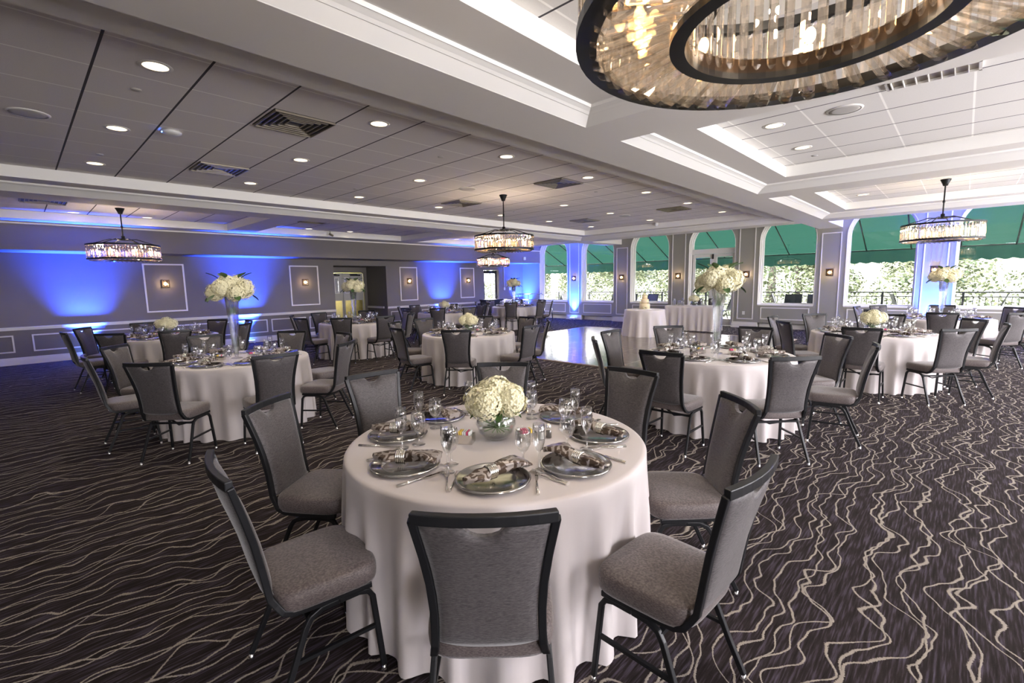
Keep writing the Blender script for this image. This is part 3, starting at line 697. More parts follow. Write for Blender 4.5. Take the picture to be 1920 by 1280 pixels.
SEAT_NAMES = ['nearest the camera', 'near right', 'right', 'far right', 'farthest from camera', 'far left', 'left', 'near left']
TABLES = [
 dict(n='foreground table', d='low flowers, closest to camera', c=(-1.745, 1.69), low=1, ch=[(-46, 1.185), (-3, 1.29), (43, 1.28), (87, 1.30), (133, 1.28), (178, 1.33), (217, 1.29), (263, 1.26)]),
 dict(n='left tall-vase table', d='', c=(-6.12, 1.72), low=0, cc=(-6.07, 1.72), ch=[(-45, 1.40), (-92, 1.31), (228, 1.3), (180, 1.36), (133, 1.28), (90, 1.28), (38, 1.33), (-3, 1.38)]),
 dict(n='far-left low-flower table', d='', c=(-10.1, 1.78), low=1, ch=[(-84, 1.34), (-127, 1.3), (-40, 1.38), (-6, 1.38), (186, 1.25), (130, 1.25), (49, 1.31), (88, 1.28)]),
 dict(n='tall-vase table before alcove', d='', c=(-10.0, 5.28), low=0, ch=[(-39, 1.34), (-2, 1.40), (-76, 1.4), (-121, 1.3), (191, 1.27), (139, 1.25), (82, 1.25), (35, 1.36)]),
 dict(n='low-flower table by dance floor', d='', c=(-5.98, 5.2), low=1, cc=(-5.9, 5.14), ch=[(-49, 1.31), (4, 1.24), (43, 1.3), (87, 1.27), (128, 1.28), (176, 1.29), (211, 1.35), (264, 1.28)]),
 dict(n='distant low-flower table, left wall', d='', c=(-11.0, 8.65), low=1, ch=[(-46, 1.35), (-8, 1.35), (35, 1.3), (81, 1.28), (132, 1.28), (186, 1.25), (-89, 1.36), (-130, 1.3)]),
 dict(n='tall-vase table in back corner', d='', c=(-11.35, 12.0), low=0, ch=[(-51, 1.35), (-3, 1.3), (12+25, 1.34), (82, 1.28), (128, 1.28), (176, 1.28), (-140, 1.34), (-93, 1.3)]),
 dict(n='tall-vase table right of foreground', d='', c=(-1.94, 5.32), low=0, cc=(-1.91, 5.22), ch=[(-90, 1.29), (-44, 1.35), (10, 1.38), (46, 1.29), (91, 1.33), (136, 1.31), (180, 1.30), (218, 1.27)]),
 dict(n='right low-flower table', d='', c=(-.93, 8.66), low=1, cc=(-.88, 8.58), ch=[(-48, 1.29), (-90, 1.38), (220, 1.29), (176, 1.4), (134, 1.33), (89, 1.38), (39, 1.26), (3, 1.27)]),
 dict(n='tall-vase table near right windows', d='', c=(-.28, 12.15), low=0, ch=[(-88, 1.38), (-44, 1.36), (-4, 1.3), (40, 1.28), (91, 1.28), (143, 1.26), (172, 1.36), (-136, 1.33)]),
]
def seat_order(c, angs):
    """name seats by where they lie from the table's middle as the camera sees it"""
    base = math.degrees(math.atan2(-c[1], -c[0])); rel = [((a-base+180) % 360)-180 for a in angs]; out = [None]*len(angs)
    k = min(range(len(angs)), key=lambda i: abs(rel[i])); order = sorted(range(len(angs)), key=lambda i: (rel[i]-rel[k]) % 360)
    for n, i in enumerate(order): out[i] = SEAT_NAMES[n]
    return out
H = .76; used_n = 0
for ti, T_ in enumerate(TABLES):
    cx, cy = T_['c']; nm = T_['n']; ccx, ccy = T_.get('cc', T_['c'])
    t = empty('round_table', (cx, cy, 0), 0, 'round folding table hidden under white cloth, the '+nm, 'table', 'round banquet tables'); folding_table(t, .762)
    cl = cloth_mesh(.770, H, 23, 11+ti*3).build('tablecloth', 'cloth'); cl.location = (cx, cy, 0); cl.rotation_euler = (0, 0, ti*1.1)
    tag(cl, 'white floor-length cloth on the '+nm, 'tablecloth', 'white tablecloths on the guest tables')
    seats = seat_order((ccx, ccy), [a for a, r in T_['ch']])
    for (a, r), sn in zip(T_['ch'], seats):
        ar = math.radians(a); rr = (max(r, 1.315) if ti else r)-.312; x, y = ccx+rr*math.cos(ar), ccy+rr*math.sin(ar)
        dd = math.hypot(x-cx, y-cy)
        if ti and dd < 1.003: x, y = cx+(x-cx)*1.003/dd, cy+(y-cy)*1.003/dd
        inst(chair0, (x, y, 0), ar+PI/2, 'grey banquet chair at %s side of %s' % (sn, nm) if sn.split()[0] != 'nearest' and sn.split()[0] != 'farthest' else 'grey banquet chair %s at %s' % (sn, nm), 'grey padded banquet chairs around the tables')
    rnd = random.Random(ti+50)
    for (a, r), sn in zip(T_['ch'], seats):
        ar = math.radians(a+rnd.uniform(-3, 3)); pl = lambda rad, da: (cx+rad*math.cos(ar+math.radians(da)), cy+rad*math.sin(ar+math.radians(da)), H+.0015)
        q = 'at the %s seat of %s' % (sn, nm) if sn[-6:] != 'camera' else 'at seat %s, %s' % (sn, nm)
        inst(P_CHARGER, pl(.545, 0), ar, 'silver charger plate '+q, 'silver charger plates')
        p = pl(.55, 0); inst(P_NAPKIN, (p[0], p[1], H+.016), ar+rnd.choice([PI/2, PI/2, .7, 2.4, PI/2+.3]), 'brown damask napkin in ring '+q, 'ringed damask napkins')
        inst(P_FLUTE, pl(.49, 24), 0, 'champagne flute '+q, 'champagne flutes'); inst(P_GOBLET, pl(.405, 19), 0, 'water goblet '+q, 'water goblets')
        inst(P_FORK, pl(.585, -19), ar+PI/2+.12, 'outer fork '+q, 'dinner forks'); inst(P_FORK, pl(.575, -16.3), ar+PI/2-.10, 'inner fork '+q, 'dinner forks')
        inst(P_KNIFE, pl(.60, 17.5), ar+PI/2, 'dinner knife '+q, 'dinner knives')
    b0 = math.atan2(-cy, -cx)
    for s, side in ((1, 'right'), (-1, 'left')):
        # camera's right is counter-clockwise of the direction towards it
        px = cx+.17*math.cos(b0+s*1.25); py_ = cy+.17*math.sin(b0+s*1.25); az = b0+PI/2+.25*s
        inst(P_CADDY, (px, py_, H+.001), az, 'silver sweetener caddy on %s side of %s' % (side, nm), 'sweetener caddies')
        for k in range(6):
            c = (['pink', 'pink', 'pink', 'white', 'yellow', 'white'] if s > 0 else ['yellow', 'yellow', 'white', 'white', 'pink', 'white'])[k]
            dx = -.028+.011*k; X = Vector((dx, 0, 0)); 
            o = inst(P_PK[c], (px+math.cos(az)*(dx), py_+math.sin(az)*(dx), H+.002), az+PI/2, '%s sweetener packet in %s caddy of %s' % (c, side, nm), '%s packets, %s caddy, %s' % (c, side, nm))
        e = Vector((math.cos(az), math.sin(az), 0))*s
        inst(P_SALT, (px+e.x*.072+.005, py_+e.y*.072, H+.001), 0, 'glass salt shaker on %s side of %s' % (side, nm), 'salt shakers')
        inst(P_PEPPER, (px+e.x*.112, py_+e.y*.112+.01, H+.001), 0, 'glass pepper shaker on %s side of %s' % (side, nm), 'pepper shakers')
    if T_['low']:
        inst(LOWV, (cx, cy, H+.0), 0, 'clear bubble bowl vase on the '+nm, 'bubble bowl vases')
        inst(LOWB, (cx, cy, H+.0), ti*.8, 'low white hydrangea bouquet on the '+nm, 'low hydrangea bouquets')
    else:
        inst(TALLV, (cx, cy, H+.0), 0, 'tall clear trumpet vase on the '+nm, 'tall trumpet vases')
        inst(TALLB, (cx, cy, H+.0), ti*.9, 'high white hydrangea bouquet over the '+nm, 'high hydrangea bouquets')

# ------------------------------------------------------------------ cake table and sweetheart table
CK = (-6.55, 12.34)
t = empty('round_table', (*CK, 0), 0, 'small round table under cloth holding the tiered cake', 'table'); folding_table(t, .55)
cl = cloth_mesh(.558, H, 13, 77, amp=.035, flare=.07).build('tablecloth', 'cloth'); cl.location = (*CK, 0); tag(cl, 'white pleated cloth on the small round cake table', 'tablecloth')
ck = empty('wedding_cake', (*CK, H), 0, 'cream three-tier wedding cake with flowers on the small round table', 'cake')
z = 0
MB().lathe([(0, .001), (.20, .001), (.20, .012), (0, .012)], 32).build('cake_board', 'paper_white', ck)
z = .012
for r_, h_ in ((.145, .15), (.11, .13), (.075, .11)):
    MB().lathe([(0, z), (r_, z), (r_, z+h_-.01), (r_-.01, z+h_), (0, z+h_)], 36).build('tier', 'cake', ck); z += h_
for k, (a, r_, zz, s) in enumerate(((-1.2, .15, .05, .42), (-.7, .16, .04, .38), (-2.3, .13, .20, .42), (-.2, .12, .18, .36), (0, 0, .43, .5), (-1.5, .05, .44, .36), (3.0, .15, .05, .4))):
    add_mesh(BLOOMS[k % 3], 'cake_flower', ck, (r_*math.cos(a), r_*math.sin(a), zz), (k, k, 0), s)
for k, (a, r_, zz) in enumerate(((-1.0, .16, .06), (-2.0, .12, .19), (-1.4, .085, .42), (-.3, .12, .20))):
    add_mesh(LEAF, 'cake_leaf', ck, (r_*math.cos(a), r_*math.sin(a), zz), (0, 0, a-PI/2), .6)
# rectangular sweetheart table
HX0, HX1, HY0, HY1 = -6.92, -5.36, 14.38, 15.05
t = empty('banquet_table', ((HX0+HX1)/2, (HY0+HY1)/2, 0), 0, 'long table under white cloth in front of the glass doors', 'table')
hx, hy = (HX1-HX0)/2-.01, (HY1-HY0)/2-.01
MB().box(-hx, hx, -hy, hy, .715, .745).build('tabletop', 'door', t)
for sx in (-1, 1):
    for sy in (-1, 1): MB().tube([(sx*(hx-.1), sy*(hy-.08), .715), (sx*(hx-.1), sy*(hy-.08), 0)], .015).build('leg', 'frame', t)
m = MB(); N = 160; hx += .012; hy += .012; per = []
L_ = [2*hx, 2*hy, 2*hx, 2*hy]; tot = sum(L_)
def perim(s):
    s %= tot
    if s < L_[0]: return (-hx+s, -hy, 0, -1)
    s -= L_[0]
    if s < L_[1]: return (hx, -hy+s, 1, 0)
    s -= L_[1]
    if s < L_[2]: return (hx-s, hy, 0, 1)
    s -= L_[2]; return (-hx, hy-s, -1, 0)
V = []
for j in range(11):
    t_ = j/10; row = []
    for i in range(N):
        x, y, nx_, ny_ = perim(tot*i/N); f = (.004+.03*t_+.028*t_*math.sin(i/N*2*PI*22+math.sin(i*.3)))
        row.append(m.bm.verts.new((x+nx_*f, y+ny_*f, H*(1-t_)+.006)))
    V.append(row)
m.bm.faces.new(V[0])
for a, b in zip(V, V[1:]):
    for i in range(N): m.bm.faces.new((a[i], b[i], b[(i+1) % N], a[(i+1) % N])).smooth = True
cl = m.build('tablecloth', 'cloth'); cl.location = ((HX0+HX1)/2, (HY0+HY1)/2, 0); tag(cl, 'white pleated cloth on the long table before glass doors', 'tablecloth')
inst(LOWV, (-6.12, 14.72, H+.007), 0, 'clear bubble bowl vase on the long table', 'bubble bowl vases')
o = inst(LOWB, (-6.12, 14.72, H+.007), 1, 'low cream flower arrangement on the long table', 'low hydrangea bouquets')
cyl = MB().lathe([(0, 0), (.045, 0), (.045, .16), (.0425, .16), (.0425, .006), (0, .006)], 18).build('glass_cylinder', 'glass')
cyl['category'] = 'candle holder'
for k, (x, w_) in enumerate(((-6.72, 'leftmost'), (-6.58, 'second from left'), (-6.44, 'left of the flowers'), (-5.82, 'right of the flowers'), (-5.70, 'rightmost'))):
    inst(cyl, (x, 14.60+.06*(k % 2), H+.007), 0, 'clear glass cylinder on the long table, '+w_, 'glass cylinders on the long table')
for k, (x, y, w_) in enumerate(((-6.80, 14.8, 'far-left'), (-6.52, 14.85, 'left'), (-5.95, 14.86, 'middle'), (-5.60, 14.80, 'right'))):
    inst(P_FLUTE, (x, y, H+.007), 0, 'tall flute, %s one on the long table' % w_, 'champagne flutes')
for x, w_ in ((-5.85, 'right-hand'), (-6.45, 'left-hand')):
    inst(chair0, (x, 15.42, 0), PI, 'grey banquet chair behind the long table, %s one' % w_, 'grey padded banquet chairs around the tables')
for k, x in enumerate((-5.98, -5.47)):
    inst(P_CHARGER, (x, 14.92, H+.008), 0, 'silver charger plate on long table, %s one' % ('left', 'right')[k], 'silver charger plates')

# ------------------------------------------------------------------ chandeliers
def prism(mb, a, b, w, nrm):
    """bevelled crystal bar from a to b"""
    a, b = Vector(a), Vector(b); t = (b-a).normalized(); x = t.cross(Vector(nrm)).normalized(); y = t.cross(x).normalized()
    prof = [(-.5, -.10), (-.22, -.26), (.22, -.26), (.5, -.10), (.5, .10), (0, .26), (-.5, .10)]
    rings = []
    for p, s in ((a, .35), (a+t*w*.5, 1), (b-t*w*.5, 1), (b, .35)): rings.append([mb.bm.verts.new(p+x*u*w*s+y*v*w*s) for u, v in prof])
    for r1, r2 in zip(rings, rings[1:]):
        for k in range(7): mb.bm.faces.new((r1[k], r1[(k+1) % 7], r2[(k+1) % 7], r2[k]))
    mb.bm.faces.new(rings[0][::-1]); mb.bm.faces.new(rings[-1])
def annulus(mb, r0_, r1_, z0, z1, n=64):
    for (ra, za, rb, zb) in ((r0_, z0, r1_, z0), (r1_, z0, r1_, z1), (r1_, z1, r0_, z1), (r0_, z1, r0_, z0)):
        mb.lathe([(ra, za), (rb, zb)], n, smooth=False)
def make_chandelier(x, y, zc, ztop, zbot, label, near=False):
    root = empty('crystal_chandelier', (x, y, 0), 0, label, 'chandelier', 'round crystal drum chandeliers')
    MB().lathe([(0, zc), (.075, zc), (.073, zc-.012), (.045, zc-.07), (.032, zc-.11), (0, zc-.112)], 20).build('canopy', 'black', root)
    MB().tube([(0, 0, zc-.10), (0, 0, ztop+.16)], .011).ball((0, 0, (zc+ztop)/2), .02, 10, (1, 1, 1.6)).build('rod', 'black', root)
    MB().lathe([(0, ztop+.17), (.03, ztop+.165), (.03, ztop+.12), (.09, ztop+.115), (.09, ztop+.085), (0, ztop+.08)], 18).build('hub', 'black', root)
    for k in range(6):
        a = k*PI/3+.3; c, s = math.cos(a), math.sin(a)
        MB().tube([(.07*c, .07*s, ztop+.10), (.20*c, .20*s, ztop+.105), (.30*c, .30*s, ztop+.07), (.545*c, .545*s, ztop-.01)], .009, n=6).build('arm', 'black', root)
    m = MB(); annulus(m, .535, .565, ztop-.028, ztop); m.build('top_ring', 'black', root)
    m = MB(); annulus(m, .512, .566, zbot-.006, zbot+.022); m.build('bottom_ring', 'black', root)
    m = MB(); annulus(m, .283, .322, zbot-.012, zbot+.006); m.build('inner_ring', 'black', root)
    m = MB(); annulus(m, .283, .289, zbot+.006, zbot+.045); m.build('inner_band', 'bronze', root)
    # drum prisms
    def group(segs, name, w, parts):
        if parts:
            for a, b, n in segs: mm = MB(); prism(mm, a, b, w, n); mm.build(name, 'crystal', root)
        else:
            mm = MB()
            for a, b, n in segs: prism(mm, a, b, w, n)
            o = mm.build(name, 'crystal', root); o['kind'] = 'stuff'
    drum, rad, inn = [], [], []
    for k in range(72):
        a = 2*PI*k/72; c, s = math.cos(a), math.sin(a); drum.append(((.552*c, .552*s, ztop-.03), (.552*c, .552*s, zbot+.02), (c, s, 0)))
    for k in range(46):
        a = 2*PI*k/46; c, s = math.cos(a), math.sin(a); rad.append(((.300*c, .300*s, zbot+.040), (.530*c, .530*s, zbot-.012), (.8*s, -.8*c, 1)))
    for k in range(40):
        a = 2*PI*(k+.5)/40; c, s = math.cos(a), math.sin(a); inn.append(((.27*c, .27*s, ztop-.05), (.27*c, .27*s, zbot+.01), (c, s, 0)))
    group(drum, 'drum_crystal', .030, not near); group(rad, 'radial_crystal', .052, near); group(inn, 'inner_crystal', .026, near)
    for k in range(8):
        a = 2*PI*k/8+.2; c, s = math.cos(a), math.sin(a)
        MB().ball((.42*c, .42*s, (ztop+zbot)/2+.01), .017, 10, (1, 1, 1.5)).lathe([(.010, -.04), (.010, .0)], 8, (.42*c, .42*s, (ztop+zbot)/2-.02)).build('bulb', 'bulb', root)
    for k in range(4):
        a = 2*PI*k/4+.5; l = bpy.data.lights.new('chandelier_light', 'POINT'); l.energy = E_CHAND/4; l.color = WARM; l.shadow_soft_size = .012
        lo = bpy.data.objects.new('chandelier_light', l); link(lo, root); lo.location = (.42*math.cos(a), .42*math.sin(a), (ztop+zbot)/2+.08)
    return root
make_chandelier(-.33, 1.42, ZT, 2.47, 2.20, 'large crystal ring chandelier overhead at the top right', near=True)
make_chandelier(-6.40, 6.52, ZT, 2.47, 2.20, 'crystal drum chandelier hanging in the middle of the main ceiling')
make_chandelier(-11.68, 1.53, ZTL, 2.43, 2.15, 'crystal drum chandelier at left above the far-left table')
make_chandelier(-.36, 11.31, ZT, 2.47, 2.18, 'crystal drum chandelier at right before the arched windows')
make_chandelier(-11.68, 11.35, ZTL, 2.43, 2.15, 'small distant crystal drum chandelier near the exit sign')

# ------------------------------------------------------------------ ceiling fittings
def make_downlight():
    r = MB().lathe([(.082, -.004), (.108, -.004), (.110, .0), (.082, .0)], 28).build('downlight', 'white')
    MB().lathe([(0, -.0015), (.083, -.0015), (.083, -.0005), (0, -.0005)], 28).build('lens', 'lens', r)
    l = bpy.data.lights.new('downlight_lamp', 'SPOT'); l.energy = E_DOWN; l.color = (1, .87, .70); l.spot_size = 2.3; l.spot_blend = .7; l.shadow_soft_size = .07
    lo = bpy.data.objects.new('downlight_lamp', l); link(lo, r); lo.location = (0, 0, -.02); r['category'] = 'ceiling light'; return r
DL = make_downlight()
rows = [.89, 2.75, 4.62, 6.48, 8.38, 10.23, 12.24]; cols = [(-4.46, 'right'), (-6.39, 'middle'), (-8.31, 'left')]
ordn = ['nearest', 'second', 'third', 'fourth', 'fifth', 'sixth', 'farthest']
for cx, cn in cols:
    for y, on in zip(rows, ordn):
        if cn == 'middle' and on == 'fourth': continue
        inst(DL, (cx, y, ZT), 0, '%s recessed downlight in %s row of the main ceiling' % (on, cn), 'recessed downlights')
for y, nme in ((5.87, 'nearer'), (7.107, 'farther')): inst(DL, (-1.62, y, ZT), 0, '%s recessed downlight in the middle right coffer' % nme, 'recessed downlights')
inst(DL, (-1.62, 12.036, ZT), 0, 'recessed downlight in right coffer nearest the windows', 'recessed downlights')
inst(DL, (-1.62, 2.1, ZT), 0, 'recessed downlight in the right coffer above the foreground', 'recessed downlights')
for k, y in enumerate((.96, 2.13, 5.62, 6.80, 10.75, 11.95)):
    inst(DL, (-12.85, y, ZTL), 0, '%s downlight along the left-wall coffers' % ordn[k], 'recessed downlights')
def make_vent():
    r = empty('ceiling_vent', cat='vent'); s = TS/2-.01
    MB().box(-s, s, -s, s, -.002, 0).build('backing', 'black', r)
    for k in range(5):
        q = s-.01-k*.052; m = MB()
        for (x0, x1, y0, y1) in ((-q, q, -q, -q+.012), (-q, q, q-.012, q), (-q, -q+.012, -q, q), (q-.012, q, -q, q)): m.box(x0, x1, y0, y1, -.020+.002*k, -.002)
        m.build('louvre', 'vent', r)
    return r
VT = make_vent()
for (x, y), w_ in zip(((-5.03, 2.13), (-7.59, 2.13), (-5.03, 6.45), (-7.59, 6.5), (-5.03, 10.8), (-7.57, 10.85)), ('nearest right', 'nearest left', 'middle right', 'middle left', 'farthest right', 'farthest left')):
    inst(VT, (x, y, ZT), 0, 'square louvred air vent, %s of the main ceiling' % w_, 'square ceiling vents')
for (y, w_) in ((.5, 'near the left chandelier'), (5.1, 'in the middle left-wall coffer')): inst(VT, (-11.5 if y < 1 else -11.3, y, ZTL), 0, 'square louvred air vent '+w_, 'square ceiling vents')
m = MB(); m.box(-.62, -.02, 5.28, 5.30, ZT-.02, ZT).box(-.62, -.02, 5.50, 5.52, ZT-.02, ZT).box(-.62, -.60, 5.28, 5.52, ZT-.02, ZT).box(-.04, -.02, 5.28, 5.52, ZT-.02, ZT)
rg = m.build('return_grille', 'white')
for k in range(7):
    MB().box(-.60+.08*k+.02, -.60+.08*k+.026, 5.3, 5.5, ZT-.03, ZT-.004).build('fin', 'white', rg)
MB().box(-.6, -.04, 5.3, 5.5, ZT-.003, ZT-.001).build('backing', 'vent', rg); tag(rg, 'rectangular white return grille in the middle right coffer', 'vent')
def make_speaker():
    r = MB().lathe([(.135, -.010), (.150, -.008), (.154, 0), (.135, 0)], 36).build('ceiling_speaker', 'white'); MB().lathe([(0, -.010), (.10, -.009), (.136, -.006), (.136, -.001), (0, -.001)], 36).build('grille', 'mesh_white', r); r['category'] = 'speaker'; return r
SP = make_speaker()
for (x, y), w_ in zip(((-6.39, .255), (-6.38, 5.62), (-6.37, 10.87), (-.98, 5.845)), ('at far left of the near main ceiling', 'behind the middle chandelier rod', 'far end of the main ceiling', 'in the middle right coffer')):
    inst(SP, (x, y, ZT), 0, 'round white ceiling speaker '+w_, 'round ceiling speakers')
sk = MB().lathe([(0, -.006), (.035, -.006), (.04, 0), (0, 0)], 18).build('sprinkler_cover', 'mesh_white'); sk['category'] = 'sprinkler'
for (x, y), w_ in zip(((-5.07, .861), (-7.72, .882), (-5.05, 4.0), (-7.65, 4.2), (-5.05, 7.6), (-7.7, 8.2), (-5.05, 11.6), (-1.6, 7.69)), ('nearest right', 'nearest left', 'second right', 'second left', 'third right', 'third left', 'farthest', 'right coffer')):
    inst(sk, (x, y, ZT), 0, 'small round sprinkler cover, %s one on the ceiling' % w_, 'sprinkler covers')
ap = MB().lathe([(0, -.045), (.05, -.043), (.085, -.03), (.09, -.015), (.07, 0), (0, 0)], 24).build('access_point', 'plastic'); ap.location = (-6.11, 1.30, ZT); tag(ap, 'white domed wireless access point on the near ceiling tiles', 'access point')
MB().box(-.012, .012, -.088, -.080, -.030, -.024).build('status_light', 'blue_lens', ap)
dc = MB().lathe([(0, -.10), (.04, -.085), (.058, -.05), (.06, 0), (0, 0)], 20).build('dome_camera', 'plastic'); dc.location = (-6.55, 12.95, ZT); tag(dc, 'white dome camera at the far end of the main ceiling', 'camera')
bc = empty('bracket_camera', (-12.95, 6.25, ZTL), 0, 'small dark bracket camera in the left-wall coffer', 'camera')
MB().tube([(0, 0, 0), (0, 0, -.10)], .012).build('bracket', 'vent', bc); MB().tube([(-.03, 0, -.09), (.09, .03, -.14)], .03, n=10).build('camera_body', 'vent', bc)

# ------------------------------------------------------------------ sconces
def make_sconce():
    """faces -y; plate on the wall at y=0"""
    r = empty('crystal_sconce', cat='wall light')
    MB().box(-.085, .085, -.012, 0, -.10, .10).build('back_plate', 'bronze', r, bevel=.003)
    m = MB()
    for (x0, x1, z0, z1) in ((-.085, .085, .085, .10), (-.085, .085, -.10, -.085), (-.085, -.072, -.085, .085), (.072, .085, -.085, .085)): m.box(x0, x1, -.075, -.060, z0, z1)
    for sx in (-1, 1):
        for sz in (-1, 1): m.tube([(sx*.078, -.012, sz*.09), (sx*.078, -.065, sz*.09)], .005, n=6)
    m.build('frame', 'bronze', r)
    m = MB(); c = m.bm.verts.new((0, -.125, 0)); v = [m.bm.verts.new((sx*.070, -.066, sz*.083)) for sx, sz in ((-1,-1),(1,-1),(1,1),(-1,1))]
    for i in range(4): m.bm.faces.new((v[i], v[(i+1) % 4], c))
    m.bm.faces.new(v[::-1]); m.build('crystal_pyramid', 'crystal', r)
    MB().ball((0, -.038, 0), .018, 10, (1, .8, 1.7)).build('lamp', 'sconce_lamp', r)
    l = bpy.data.lights.new('sconce_light', 'POINT'); l.energy = E_SCONCE; l.color = (1, .70, .42); l.shadow_soft_size = .02
    lo = bpy.data.objects.new('sconce_light', l); link(lo, r); lo.location = (0, -.045, .0); return r
SCN = make_sconce()
for k, (y, w_) in enumerate(((2.673, 'below the left chandelier'), (6.228, 'just left of the alcove'), (10.04, 'just right of the alcove'), (12.90, 'left of the glass exit door'))):
    inst(SCN, (LW, y, 1.713), PI/2, 'square crystal wall sconce on left wall, '+w_, 'crystal wall sconces')
onames = ['first', 'second', 'third', 'fourth', 'fifth', 'sixth', 'seventh']
for k, c in enumerate(PC[:6]): inst(SCN, (c, WW, 1.713), 0, 'square crystal sconce on %s window pilaster from the corner' % onames[k], 'crystal wall sconces')

# ------------------------------------------------------------------ blue uplights
def make_uplight():
    r = empty('floor_uplight', cat='uplight')
    MB().box(-.12, .12, -.055, .055, .02, .085).box(-.10, -.08, -.06, .06, 0, .02).box(.08, .10, -.06, .06, 0, .02).build('housing', 'plastic', r, bevel=.006)
    MB().box(-.105, .105, -.04, .04, .085, .088).build('led_lens', 'blue_lens', r)
    MB().tube([(.12, 0, .03), (.2, .03, .006), (.35, .05, .006)], .004, n=5).build('power_cord', 'black', r)
    l = bpy.data.lights.new('uplight_lamp', 'SPOT'); l.energy = E_BLUE; l.color = (.022, .075, 1); l.spot_size = math.radians(68); l.spot_blend = 1.0; l.shadow_soft_size = .05
    lo = bpy.data.objects.new('uplight_lamp', l); link(lo, r); lo.location = (0, 0, .10); lo.rotation_euler = (PI+math.radians(3), 0, 0); return r
UL = make_uplight()
for (x, y, rz), w_ in zip(((LW+.16, 1.07, PI/2), (LW+.16, 4.50, PI/2), (LW+.16, 11.52, PI/2), (LW+.30, WW-.30, PI/4), (PC[0], WW-.15, 0), (PC[5], WW-.15, 0)),
        ('against the left wall at far left', 'against the left wall before the alcove', 'against the left wall right of alcove', 'in the back corner', 'under the first window pilaster', 'under the sixth window pilaster')):
    inst(UL, (x, y, 0), rz, 'white floor uplight casting blue light '+w_, 'blue floor uplights')

# ------------------------------------------------------------------ exit sign, wall bits, corner handrail
ex = empty('exit_sign', (SF+.03, 13.88, 2.50), 0, 'red lit exit sign on the soffit above the glass door', 'exit sign')
MB().box(0, .05, -.15, .15, -.10, .10).build('housing', 'plastic', ex, bevel=.004); MB().box(.05, .052, -.142, .142, -.092, .092).build('face', 'red_face', ex)
MB().box(.0, .03, -.04, .04, .10, .16).build('mount', 'black', ex)
def letter(name, strokes, y0, parent):
    m = MB()
    for (a, b) in strokes: m.tube([(.0535, y0+a[0]*.045, -.055+a[1]*.11), (.0535, y0+b[0]*.045, -.055+b[1]*.11)], .012, .002, upv=(1, 0, 0))
    m.build(name, 'exit_white', parent)
# viewed from +x, screen right is +y
letter('letter', [((0,0),(0,1)),((0,1),(1,1)),((0,.5),(.8,.5)),((0,0),(1,0))], -.122, ex)
letter('letter', [((0,0),(1,1)),((0,1),(1,0))], -.052, ex)
letter('letter', [((.3,0),(.3,1))], .018, ex)
letter('letter', [((0,1),(1,1)),((.5,0),(.5,1))], .068, ex)
o = MB().box(SF, SF+.07, 15.13, 15.25, 2.54, 2.66).build('wall_sensor', 'plastic', bevel=.01); tag(o, 'small white sensor box on the soffit beside the corner', 'sensor')
o = MB().box(LW, LW+.035, 14.98, 15.06, 1.26, 1.38).build('thermostat', 'plastic', bevel=.004); tag(o, 'white thermostat under the conduit by the glass door', 'thermostat')
o = MB().box(LW, LW+.035, 15.32, 15.42, 1.25, 1.37).build('wall_control', 'plastic', bevel=.004); tag(o, 'white wall control right of the thermostat', 'wall control')
o = MB().box(LW, LW+.02, 15.0, 15.03, 1.38, SB).build('conduit', 'door'); tag(o, 'thin vertical conduit from soffit to thermostat', 'conduit')
o = MB().box(-5.17, -5.09, WW-.006, WW, .42, .53).build('wall_outlet', 'plastic'); tag(o, 'wall outlet on the pilaster right of the glass doors', 'outlet')
hr = empty('handrail', (-13.3, 14.6, 0), 0, 'white metal handrail in the blue-lit back corner', 'handrail')
def rail(pts, r=.02): return MB().tube(pts, r)
MB().tube([(-.9, .55, 1.08), (.25, .95, 1.10), (.30, .95, 1.04)], .022).build('upper_rail', 'chrome', hr)
MB().tube([(-1.2, .1, .86), (1.25, .35, .86), (1.3, .35, .02)], .022).build('lower_rail', 'chrome', hr)
for x, y, z_ in ((-.8, .58, 1.08), (-.35, .74, 1.09), (.15, .92, 1.1), (-1.15, .1, .86), (.0, .22, .86), (.9, .31, .86)): MB().tube([(x, y, 0), (x, y, z_)], .018).build('post', 'chrome', hr)
hs = MB().box(-.5, .5, -.02, .02, 0, 1).build('dj_stand', 'black'); bpy.data.objects.remove(hs)
pc = empty('podium_cabinet', (-14.1, 13.55, 0), 0, 'black cabinet standing below the glass exit door', 'cabinet')
MB().box(-.25, .25, -.40, .40, .04, .88).build('body', 'black', pc, bevel=.01); MB().box(-.27, .27, -.42, .42, .88, .92).build('top', 'black', pc); MB().tube([(.0, .3, .92), (.02, .33, 1.02), (.0, .33, 1.08)], .014).build('gooseneck', 'black', pc)

# ------------------------------------------------------------------ outside: deck, awning, railing, furniture, trees
dk = struct(MB().box(-24, 14, WW+.34, 20.7, -.12, -.02).build('floor_deck', 'deck'))
g = MB(); N = 24
gv = [[g.bm.verts.new((-70+140*i/N, 20.7+70*j/N, -.6+ (j/N)*(-1.2+ 7.5*(j/N)) + .25*math.sin(i*1.3)*j/N)) for i in range(N+1)] for j in range(N+1)]
for j in range(N):
    for i in range(N): g.bm.faces.new((gv[j][i], gv[j][i+1], gv[j+1][i+1], gv[j+1][i])).smooth = True
struct(g.build('ground', 'grass'))
struct(MB().box(-60, LW-T-.01, -10, WW+3, -.3, -.1).build('ground_side', 'grass'))
aw = empty('awning', (0, 0, 0), 0, 'green fabric patio awning sloping down outside the arched windows', 'awning')
X0, X1 = -17.5, 7.5
m = MB(); v = [m.bm.verts.new(p) for p in ((X0, 16.65, 3.75), (X1, 16.65, 3.75), (X1, 19.55, 2.44), (X0, 19.55, 2.44))]; m.bm.faces.new(v); m.build('canopy', 'awning', aw)
